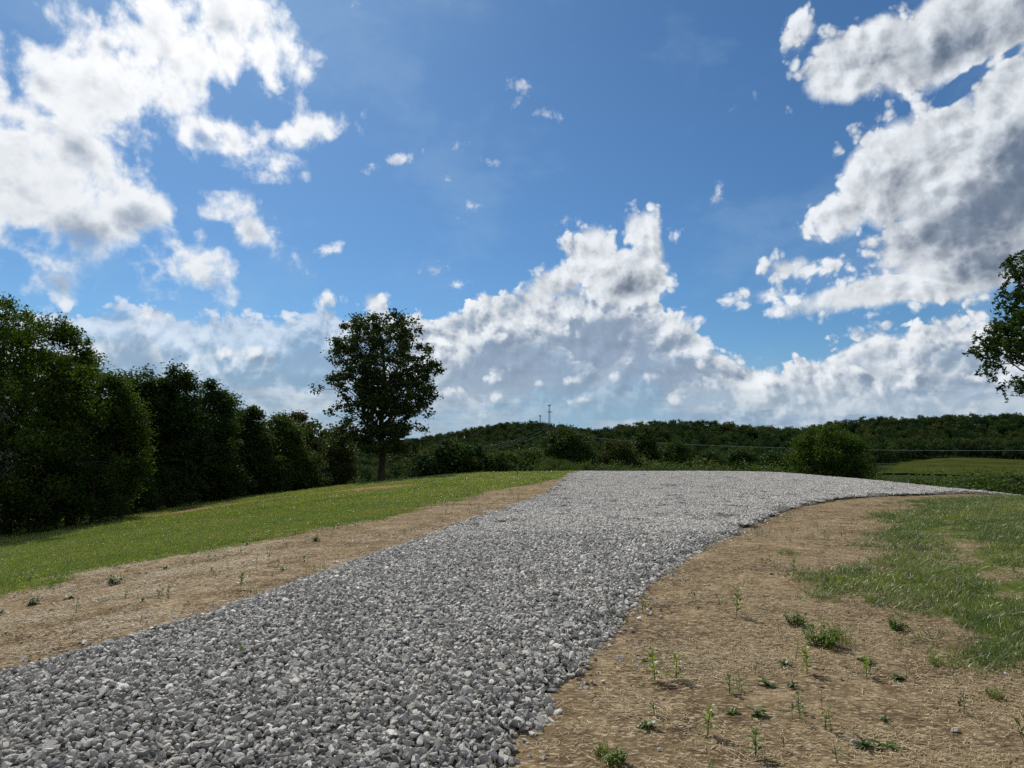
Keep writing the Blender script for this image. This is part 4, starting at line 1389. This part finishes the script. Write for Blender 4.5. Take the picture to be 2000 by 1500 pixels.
# ------------------------------------------------------------------ masts, poles and wires
def plain(name, col, rough=.6, metal=0.0, vary=.25, scale=6.0):
    m, q, out = material(name)
    pos = q.t.nodes.new('ShaderNodeTexCoord').outputs['Object']
    n = q.noise(pos, scale, 5.0, .6)
    c = q.mix(q.step(n, .3, .7), tuple(x * (1 - vary) for x in col) + (1,), tuple(min(1, x * (1 + vary)) for x in col) + (1,))
    b = principled(q, c, rough, None, .3)
    b.inputs['Metallic'].default_value = metal
    q.t.links.new(b.outputs[0], out.inputs[0])
    return m


m_steel = plain('galvanised_steel', (.20, .22, .24), .6, .3)
m_pole = plain('weathered_wood', (.085, .07, .055), .9)
m_wire = plain('bare_wire', (.40, .41, .42), .45, .6, .1)
m_stake = plain('stained_stake', (.28, .10, .04), .8)


def tower(name, label, px, top, d, r0, r1, rings):
    x = (px - 1000) / FOC * d
    zb = zz(x, d) - .5
    h = z_seen(top, d) - zb
    t = thing(name, label, 'radio mast', (x, d, zb), None)
    parts = []
    for k in range(3):
        a = 2 * math.pi * k / 3 + .3
        parts.append(tube([(r0 * math.cos(a), r0 * math.sin(a), 0), (r1 * math.cos(a), r1 * math.sin(a), h)], [.26, .16], 6))
    n = 16
    for i in range(n):
        for k in range(3):
            a, b = 2 * math.pi * k / 3 + .3, 2 * math.pi * (k + 1) / 3 + .3
            u, v = i / n, (i + 1) / n
            ru, rv = r0 + (r1 - r0) * u, r0 + (r1 - r0) * v
            parts.append(tube([(ru * math.cos(a), ru * math.sin(a), h * u), (rv * math.cos(b), rv * math.sin(b), h * v)], [.10, .10], 4))
    parts.append(tube([(0, 0, h - .5), (0, 0, h + 2.2)], [.14, .05], 6))
    v, f = merge(parts)
    put('mast', mesh_from('mast', v, f, m_steel, False), t)
    for zf, rad in rings:
        parts = [tube([(0, 0, h * zf - .25), (0, 0, h * zf + .05)], [rad * .75, rad * .75], 12)]
        for k in range(9):                              # upright panel antennas round the platform
            a = 2 * math.pi * k / 9
            c = (rad * math.cos(a), rad * math.sin(a))
            parts.append(tube([(c[0], c[1], h * zf - .9), (c[0], c[1], h * zf + 1.1)], [.22, .22], 4))
            parts.append(tube([(0, 0, h * zf), (c[0], c[1], h * zf)], [.08, .08], 4))
        v, f = merge(parts)
        put('antenna_platform', mesh_from('antenna_platform', v, f, m_steel, False), t)
    return t


tower('radio_mast', 'taller of two radio masts on the wooded hill, with two antenna platforms', 1073, 791, 905.0, 1.5, .8, [(.985, 2.1), (.74, 2.5)])
tower('radio_mast', 'shorter thin radio mast on the wooded hill, left of the taller one', 1055, 811.5, 915.0, .9, .7, [(.97, 1.0)])

POLE_D = 128.0
for px, top, lab in ((1069, 827, 'wooden utility pole straight under the taller radio mast'), (1082, 827.5, 'wooden utility pole touching the top of the loose topped tree')):
    x = (px - 1000) / FOC * POLE_D
    zb = zz(x, POLE_D) - .3
    h = z_seen(top, POLE_D) - zb
    t = thing('utility_pole', lab, 'utility pole', (x, POLE_D, zb), 'utility poles carrying the valley wires')
    v, f = tube([(0, 0, 0), (.02, 0, h * .5), (0, 0, h)], [.24, .20, .15], 10)
    put('pole', mesh_from('pole', v, f, m_pole), t)
    v, f = merge([tube([(-1.0, 0, h - .9), (1.0, 0, h - .9)], [.08, .08], 4), tube([(-.5, .02, h - .88), (0, .02, h - 1.5)], [.03, .03], 4), tube([(.5, .02, h - .88), (0, .02, h - 1.5)], [.03, .03], 4)])
    put('crossarm', mesh_from('crossarm', v, f, m_pole, False), t)


def wire(label, pts, r=.05):
    P = [((px - 1000) / FOC * d, d, z_seen(row, d)) for px, row, d in pts]
    o = Vector(P[0])
    Q, n = [], 24                                       # a smooth hanging line through the given points
    for i in range(n + 1):
        u = i / n * (len(P) - 1)
        k = min(int(u), len(P) - 2)
        w = u - k
        Q.append(Vector(P[k]).lerp(Vector(P[k + 1]), w) - o)
    v, f = tube(Q, [r] * len(Q), 5)
    o_ = put('power_line', mesh_from('power_line', v, f, m_wire), None, o)
    tag(o_, label, 'power line', 'power lines across the valley')


for i, lab in enumerate(('highest of the pale wires sloping down left from the utility poles', 'middle one of the pale wires sloping down left from the poles',
                         'lowest of the pale wires sloping down left from the utility poles')):
    o_ = i * 4.2
    wire(lab, [(1068 + i * 3, 829.0 + i * 7, 128), (1010, 859.0 + o_, 138), (960, 869.5 + o_, 148), (910, 878.5 + o_, 158), (860, 885.0 + o_ * .7, 170), (790, 892 + o_ * .4, 190)], .012)
wire('long pale wire running right from the poles, passing behind the dome bush', [(1084, 831, 128), (1150, 854, 126), (1215, 860.5, 124), (1280, 865, 122), (1360, 869, 119),
     (1450, 872.5, 116), (1550, 875.5, 113), (1700, 879, 108), (1850, 880, 104), (2000, 880, 100), (2200, 877, 96)], .018)

# stake at the lawn's far edge
gp = on_ground(1011, 931)
t = thing('marker_stake', 'thin reddish wooden stake at the far edge of the lawn', 'stake', (gp[0], gp[1], zz(*gp)))
k = 1 / FOC * gp[1]
v, f = tube([(0, 0, -.1), (.005, 0, 14 * k * .9), (.005, 0, 14 * k)], [2.0 * k * .75, 2.0 * k * .75, .4 * k], 4)
put('shaft', mesh_from('shaft', v, f, m_stake, False), t)
v, f = tube([(.0, 0, 14 * k * .72), (.003, 0, 14 * k * .86)], [2.0 * k * .85, 2.0 * k * .85], 4)
put('painted_band', mesh_from('painted_band', v, f, plain('orange_paint', (.45, .13, .04), .6), False), t)

# ------------------------------------------------------------------ weeds, one by one
m_weed = leaf_material('weed_leaf', [(0, (.045, .085, .018)), (.5, (.085, .140, .030)), (1, (.15, .20, .05))], (1.3, 1.35, .4), .45, .4)
m_dark = leaf_material('dark_weed_leaf', [(0, (.030, .055, .010)), (.6, (.055, .088, .016)), (1, (.10, .13, .03))], (1.1, 1.2, .5), .3, .45)
m_bright = leaf_material('bright_weed_leaf', [(0, (.10, .16, .02)), (.5, (.16, .22, .03)), (1, (.24, .28, .05))], (1.3, 1.3, .4), .5, .4)  # lighter, yellower leaf green of some weeds
m_vivid = leaf_material('vivid_weed_leaf', [(0, (.07, .13, .02)), (.5, (.12, .19, .03)), (1, (.18, .24, .05))], (1.2, 1.3, .4), .5, .5)
m_dry = leaf_material('dry_weed_leaf', [(0, (.10, .085, .03)), (.6, (.15, .13, .05)), (1, (.13, .15, .05))], (1.1, 1.0, .5), .3, .6)
m_sprig = leaf_material('pale_sprig_leaf', [(0, (.50, .54, .45)), (1, (.68, .70, .62))], (1, 1, .9), .2, .35)


def blade(base, yaw, pitch, L, W, curl):
    """A lance-shaped leaf folded along its rib."""
    pts = []
    p, a = np.array(base, float), pitch
    N = 5
    for i in range(N + 1):
        t = i / N
        w = W * .5 * math.sin(math.pi * min(1, .08 + t * .92)) ** .8 + .0006
        side = np.array([-math.sin(yaw), math.cos(yaw), 0])
        up = np.array([-math.cos(yaw) * math.sin(a), -math.sin(yaw) * math.sin(a), math.cos(a)])
        pts += [p + side * w + up * w * .35, p, p - side * w + up * w * .35]
        d = np.array([math.cos(yaw) * math.cos(a), math.sin(yaw) * math.cos(a), math.sin(a)])
        p = p + d * L / N
        a -= curl / N
    f = []
    for i in range(N):
        for j in range(2):
            f.append((i * 3 + j, i * 3 + j + 1, i * 3 + j + 4, i * 3 + j + 3))
    return np.array(pts), np.array(f)


def weed(kind, px, row, hpx, label, mat, seed, group):
    gp = on_ground(px, row)
    if gp is None:
        return None
    rr = np.random.default_rng(seed)
    x, y = gp
    dist = math.hypot(x, y, EYE)
    h = hpx / FOC * dist
    t = thing({'upright': 'seedling', 'rosette': 'rosette_weed', 'sprig': 'sprig', 'tuft': 'grass_tuft', 'clump': 'weed_clump'}[kind], label,
              {'upright': 'seedling', 'rosette': 'weed', 'sprig': 'sprig', 'tuft': 'grass tuft', 'clump': 'weed'}[kind], (x, y, zz(x, y)), group)
    lv, st = [], []
    lean = rr.normal(size=2) * .10 * h
    if kind == 'upright':
        st.append(tube([(0, 0, -.01), (lean[0] * .4, lean[1] * .4, h * .5), (lean[0], lean[1], h * .97)], [.0032, .0026, .0012], 6))
        n = 5 if h > .11 else 4
        for i in range(n):
            u = .25 + .75 * i / (n - 1)
            yaw = i * 1.57 + rr.uniform(-.3, .3)
            for s in (0, math.pi):
                lv.append(blade((lean[0] * u, lean[1] * u, h * u * .95), yaw + s, .45 + .6 * u + rr.normal() * .12, h * .50 * (1.05 - .35 * u) * rr.uniform(.85, 1.15), h * .19, 1.0))
    elif kind == 'rosette':
        st.append(tube([(0, 0, -.01), (0, 0, h * .3)], [.006, .003], 6))
        for i in range(11):
            lv.append(blade((0, 0, .004 + h * .15 * rr.uniform()), rr.uniform(0, 6.28), rr.uniform(.1, 1.1), h * rr.uniform(.4, 1.1), h * rr.uniform(.22, .45), rr.uniform(.9, 1.9)))
    elif kind == 'sprig':
        st.append(tube([(0, 0, -.01), (lean[0], lean[1], h)], [.0022, .001], 5))
        for i in range(7):
            u = rr.uniform(.25, 1)
            lv.append(blade((lean[0] * u, lean[1] * u, h * u), rr.uniform(0, 6.28), rr.uniform(.3, 1.1), h * rr.uniform(.22, .4), h * .07, .9))
    elif kind == 'tuft':
        v, f, tt = blades(60, h * .35, h * .5, h * 1.1, .0024, .9, seed)
        lv.append((v, f))
    else:
        for s in range(20):
            a, r = rr.uniform(0, 6.28), h * .85 * math.sqrt(rr.uniform())
            hh = h * rr.uniform(.4, 1.0)
            tip = np.array([r * math.cos(a), r * math.sin(a), hh])
            foot = np.array([tip[0] * .45, tip[1] * .45, -.01])
            lv.append(tube([foot, foot * .4 + tip * .6, tip], [.0028, .0022, .001], 4))
            for i in range(11):
                u = rr.uniform(.15, 1)
                lv.append(blade(foot + (tip - foot) * u, rr.uniform(0, 6.28), rr.uniform(-.1, 1.1), h * rr.uniform(.16, .40), h * rr.uniform(.06, .13), 1.2))
    v, f = merge(lv)
    tone = np.repeat(rr.uniform(size=len(v) // 6 + 1), 6)[:len(v)]
    put('foliage', leaf_mesh('foliage', v, f, tone, mat), t)
    if st:
        v, f = merge(st)
        put('stem', mesh_from('stem', v, f, mat), t)
    return t


WR, WL = 'weeds sprouting on the bare soil right of the drive', 'weeds sprouting on the bare soil left of the drive'
WEEDS = [
    ('upright', 1438, 1206, 44, 'tall lone seedling midway between the gravel edge and the rough grass', 'w'),
    ('upright', 1280, 1332, 48, 'bright seedling, left one of the pair nearest the gravel', 'b'),
    ('upright', 1321, 1330, 42, 'bright wide leaved seedling, right one of the pair nearest the gravel', 'b'),
    ('rosette', 1262, 1294, 14, 'flat dark weed just above the pair of bright seedlings', 'd'),
    ('upright', 1425, 1356, 28, 'small green seedling right of the bright pair, with a shadow at its foot', 'w'),
    ('sprig', 1446, 1364, 22, 'thin sprig just below the small green seedling past the bright pair', 'w'),
    ('rosette', 1500, 1341, 22, 'low leafy weed in the middle of the bare soil, casting a shadow right', 'w'),
    ('rosette', 1550, 1343, 18, 'dark wilted weed right of the low leafy one in mid soil', 'd'),
    ('sprig', 1553, 1294, 36, 'slender sprig left of the broad leaved seedling', 'w'),
    ('upright', 1577, 1318, 38, 'broad leaved seedling with pale top leaf over a dark shadow', 'b'),
    ('rosette', 1534, 1303, 20, 'dark curled weed between the slender sprig and the low leafy weed', 'd'),
    ('upright', 1693, 1324, 30, 'yellow green seedling with two upright leaves below the weed clump', 'b'),
    ('rosette', 1752, 1330, 20, 'dark sprawling weed right of the yellow green two leaved seedling', 'd'),
    ('sprig', 1771, 1331, 26, 'dry thin sprig beside the dark sprawling weed at the right', 'y'),
    ('upright', 1278, 1400, 24, 'small seedling above the large dark rosette', 'w'),
    ('rosette', 1265, 1425, 26, 'large dark rosette casting a black shadow, the biggest low in the photo', 'd'),
    ('upright', 1382, 1438, 44, 'tall bright seedling right of the large dark rosette', 'b'),
    ('rosette', 1431, 1398, 18, 'low green rosette above and right of the tall bright seedling', 'w'),
    ('rosette', 1478, 1400, 26, 'wide sprawling weed with curled leaves in the lower middle of the soil', 'd'),
    ('upright', 1560, 1392, 28, 'leafy seedling leaning right of the wide sprawling weed', 'w'),
    ('sprig', 1605, 1386, 34, 'dry upright sprig in the lower right of the soil', 'y'),
    ('upright', 1476, 1482, 44, 'leafy dark green seedling at the bottom edge under the sprawling weed', 'w'),
    ('clump', 1200, 1494, 26, 'leafy weed with a yellow leaf at the bottom edge nearest the gravel', 'v'),
    ('tuft', 1176, 1478, 34, 'small grass tuft beside the bottom edge weed nearest the gravel', 'g'),
    ('rosette', 1690, 1462, 30, 'dark leafy weed low in the photo below the dry upright sprig', 'd'),
    ('rosette', 1734, 1462, 22, 'small weed with one pale leaf right of the low dark leafy weed', 'w'),
    ('sprig', 1636, 1494, 40, 'sprig with drooping leaves cut by the bottom edge', 'w'),
    ('sprig', 1531, 1468, 26, 'thin dry sprig between the two leafy weeds at the bottom', 'y'),
    ('rosette', 1731, 1410, 16, 'small dark weed lying right of the dry upright sprig', 'd'),
    ('tuft', 1946, 1366, 26, 'pale grass tuft alone near the right edge of the soil', 'g'),
    ('clump', 1605, 1262, 38, 'dense green weed clump standing alone below the rough grass', 'v'),
    ('tuft', 1640, 1258, 50, 'spray of grass growing out of the right side of the dense weed clump', 'g'),
    ('clump', 1556, 1222, 24, 'low green weed patch to the left of the dense clump', 'w'),
    ('clump', 1752, 1232, 22, 'broad leaved weed just under the lower edge of the rough grass', 'w'),
    ('rosette', 1690, 1296, 24, 'dark ragged weed between the dense clump and the yellow green seedling', 'd'),
    ('sprig', 1521, 1238, 26, 'pale sprig standing left of the low green weed patch', 'w'),
    ('upright', 1550, 1120, 22, 'small seedling where the soil narrows beside the rough grass tip', 'w'),
    ('sprig', 1474, 1114, 24, 'thin sprig higher up on the soil above the tall lone seedling', 'y'),
    ('rosette', 1310, 1112, 9, 'tiny green weed against the edge of the gravel', 'w'),
    ('rosette', 1218, 1212, 12, 'tiny weed wedged between stones at the gravel edge', 'w'),
    ('tuft', 1830, 1302, 30, 'grass tuft near the right edge, outlying from the rough grass', 'g'),
    ('tuft', 1700, 1178, 26, 'grass tuft at the lowest tip of the rough grass patch', 'g'),
    ('sprig', 1445, 1330, 18, 'dry stalk above the small green seedling with a shadow at its foot', 'y'),
]
WEEDS_L = [
    ('clump', 65, 1182, 14, 'dark leafy weed on the left soil, nearest the left edge but one', 'd'),
    ('rosette', 138, 1170, 13, 'spreading weed on the left soil close under the lawn edge', 'd'),
    ('clump', 225, 1141, 17, 'largest leafy weed on the left soil, just below the lawn edge', 'w'),
    ('rosette', 2, 1202, 16, 'dark weed cut by the left edge of the photo', 'd'),
    ('rosette', 278, 1174, 9, 'small dark weed in the middle of the left soil strip', 'd'),
    ('rosette', 209, 1226, 9, 'small dark weed low on the left soil strip', 'd'),
    ('upright', 470, 1150, 26, 'upright seedling standing close to the left edge of the gravel', 'w'),
    ('rosette', 552, 1114, 11, 'green weed just above the gravel edge on the left soil', 'w'),
    ('clump', 617, 1056, 12, 'leafy weed at the lawn edge far along the left soil strip', 'w'),
    ('sprig', 500, 1113, 26, 'slim yellow green sprig midway along the left soil strip', 'w'),
    ('sprig', 141, 1234, 22, 'thin sprig low on the left soil near the gravel', 'y'),
    ('sprig', 197, 1258, 14, 'yellowish sprig at the gravel edge on the left soil', 'y'),
    ('rosette', 482, 1064, 9, 'weed beneath the lawn edge midway along the left strip', 'd'),
    ('rosette', 325, 1112, 10, 'dark weed beside the lawn edge above the largest leafy weed', 'd'),
    ('upright', 474, 1292, 26, 'green seedling growing up through the gravel of the drive', 'w'),
]
MATS = {'w': m_weed, 'b': m_bright, 'd': m_dark, 'y': m_dry, 'g': m_rough, 'v': m_vivid}
for i, (kd, px, row, hp, lab, mk) in enumerate(WEEDS):
    weed(kd, px, row, hp, lab, MATS[mk], 500 + i, WR)
for i, (kd, px, row, hp, lab, mk) in enumerate(WEEDS_L):
    weed(kd, px, row, hp, lab, MATS[mk], 600 + i, WL)

# pale sprig and tall grass at the left, under the trees
gp = on_ground(42, 1034) or (-19.5, 26.0)
dd = math.hypot(*gp)
h = 24 / FOC * dd
t = thing('pale_sprig', 'pale leaved sprig catching the light at the foot of the dark trees', 'sprig', (gp[0], gp[1], zz(*gp)))
v, f = tube([(0, 0, -.05), (.01, 0, h)], [.010, .004], 6)
put('stem', mesh_from('stem', v, f, m_weed), t)
lv = []
for i in range(9):
    u = .22 + .78 * i / 8
    lv.append(blade((.01 * u, 0, h * u), (0 if i % 2 else math.pi) + .3 * math.sin(i), .35, h * .42 * (1.1 - .4 * u), h * .15, .5))
v, f = merge(lv)
put('foliage', leaf_mesh('foliage', v, f, np.full(len(v), .5), m_sprig), t)
gp = on_ground(216, 1012) or (-17.5, 29.0)
v, f, tt = blades(420, .75, .45, .95, .006, .5, 901)
v = v * np.array([1.5, .8, 1.0])
o = put('grass_clump', leaf_mesh('grass_clump', v, f, tt, m_bright), None, (gp[0], gp[1] + .4, zz(gp[0], gp[1] + .4) - .05))
tag(o, 'tall yellow green grass clump glowing at the foot of the left trees', 'grass clump')

# thin sprouts too many to tell apart
protos = []
for i in range(6):
    rr = np.random.default_rng(700 + i)
    lv = []
    for s in range(1 + i % 3):
        b0 = rr.normal(size=3) * np.array([.02, .02, 0])
        hh = rr.uniform(.04, .10)
        st, sf = tube([b0, b0 + [rr.normal() * .01, rr.normal() * .01, hh]], [.0016, .0008], 4)
        lv.append((st, sf))
        for j in range(4):
            lv.append(blade(b0 + np.array([0, 0, hh * rr.uniform(.3, 1)]), rr.uniform(0, 6.28), rr.uniform(.2, 1.2), hh * rr.uniform(.3, .7), hh * .10, .8))
    v, f = merge(lv)
    protos.append(leaf_mesh('sprout', v, f, rr.uniform(size=len(v)), (m_dry, m_dark, m_weed)[i % 3]))
sc_ = hidden_collection('sprout', protos)
x, y = sample_area(9000, -9, 14, 2.6, 34.0)
lw, gv = masks(x, y)
k = in_view(x, y) & (gv < -.08) & (lw < .3) & (rng.uniform(size=len(x)) < .35 + .35 * np.clip(1 + lw * 1.2, 0, 1) + .1 * (x < 0)) & (fnoise(x, y, 1.1, 31) > .02)
x, y = x[k], y[k]
scatter('sprouts', 'thin dry and green sprouts dotted over the bare soil', 'sprouts', lay(x, y), flat_rot(len(x), .15), rng.uniform(.6, 1.5, len(x)), rng.integers(0, 6, len(x)), sc_)
print('sprouts', len(x))
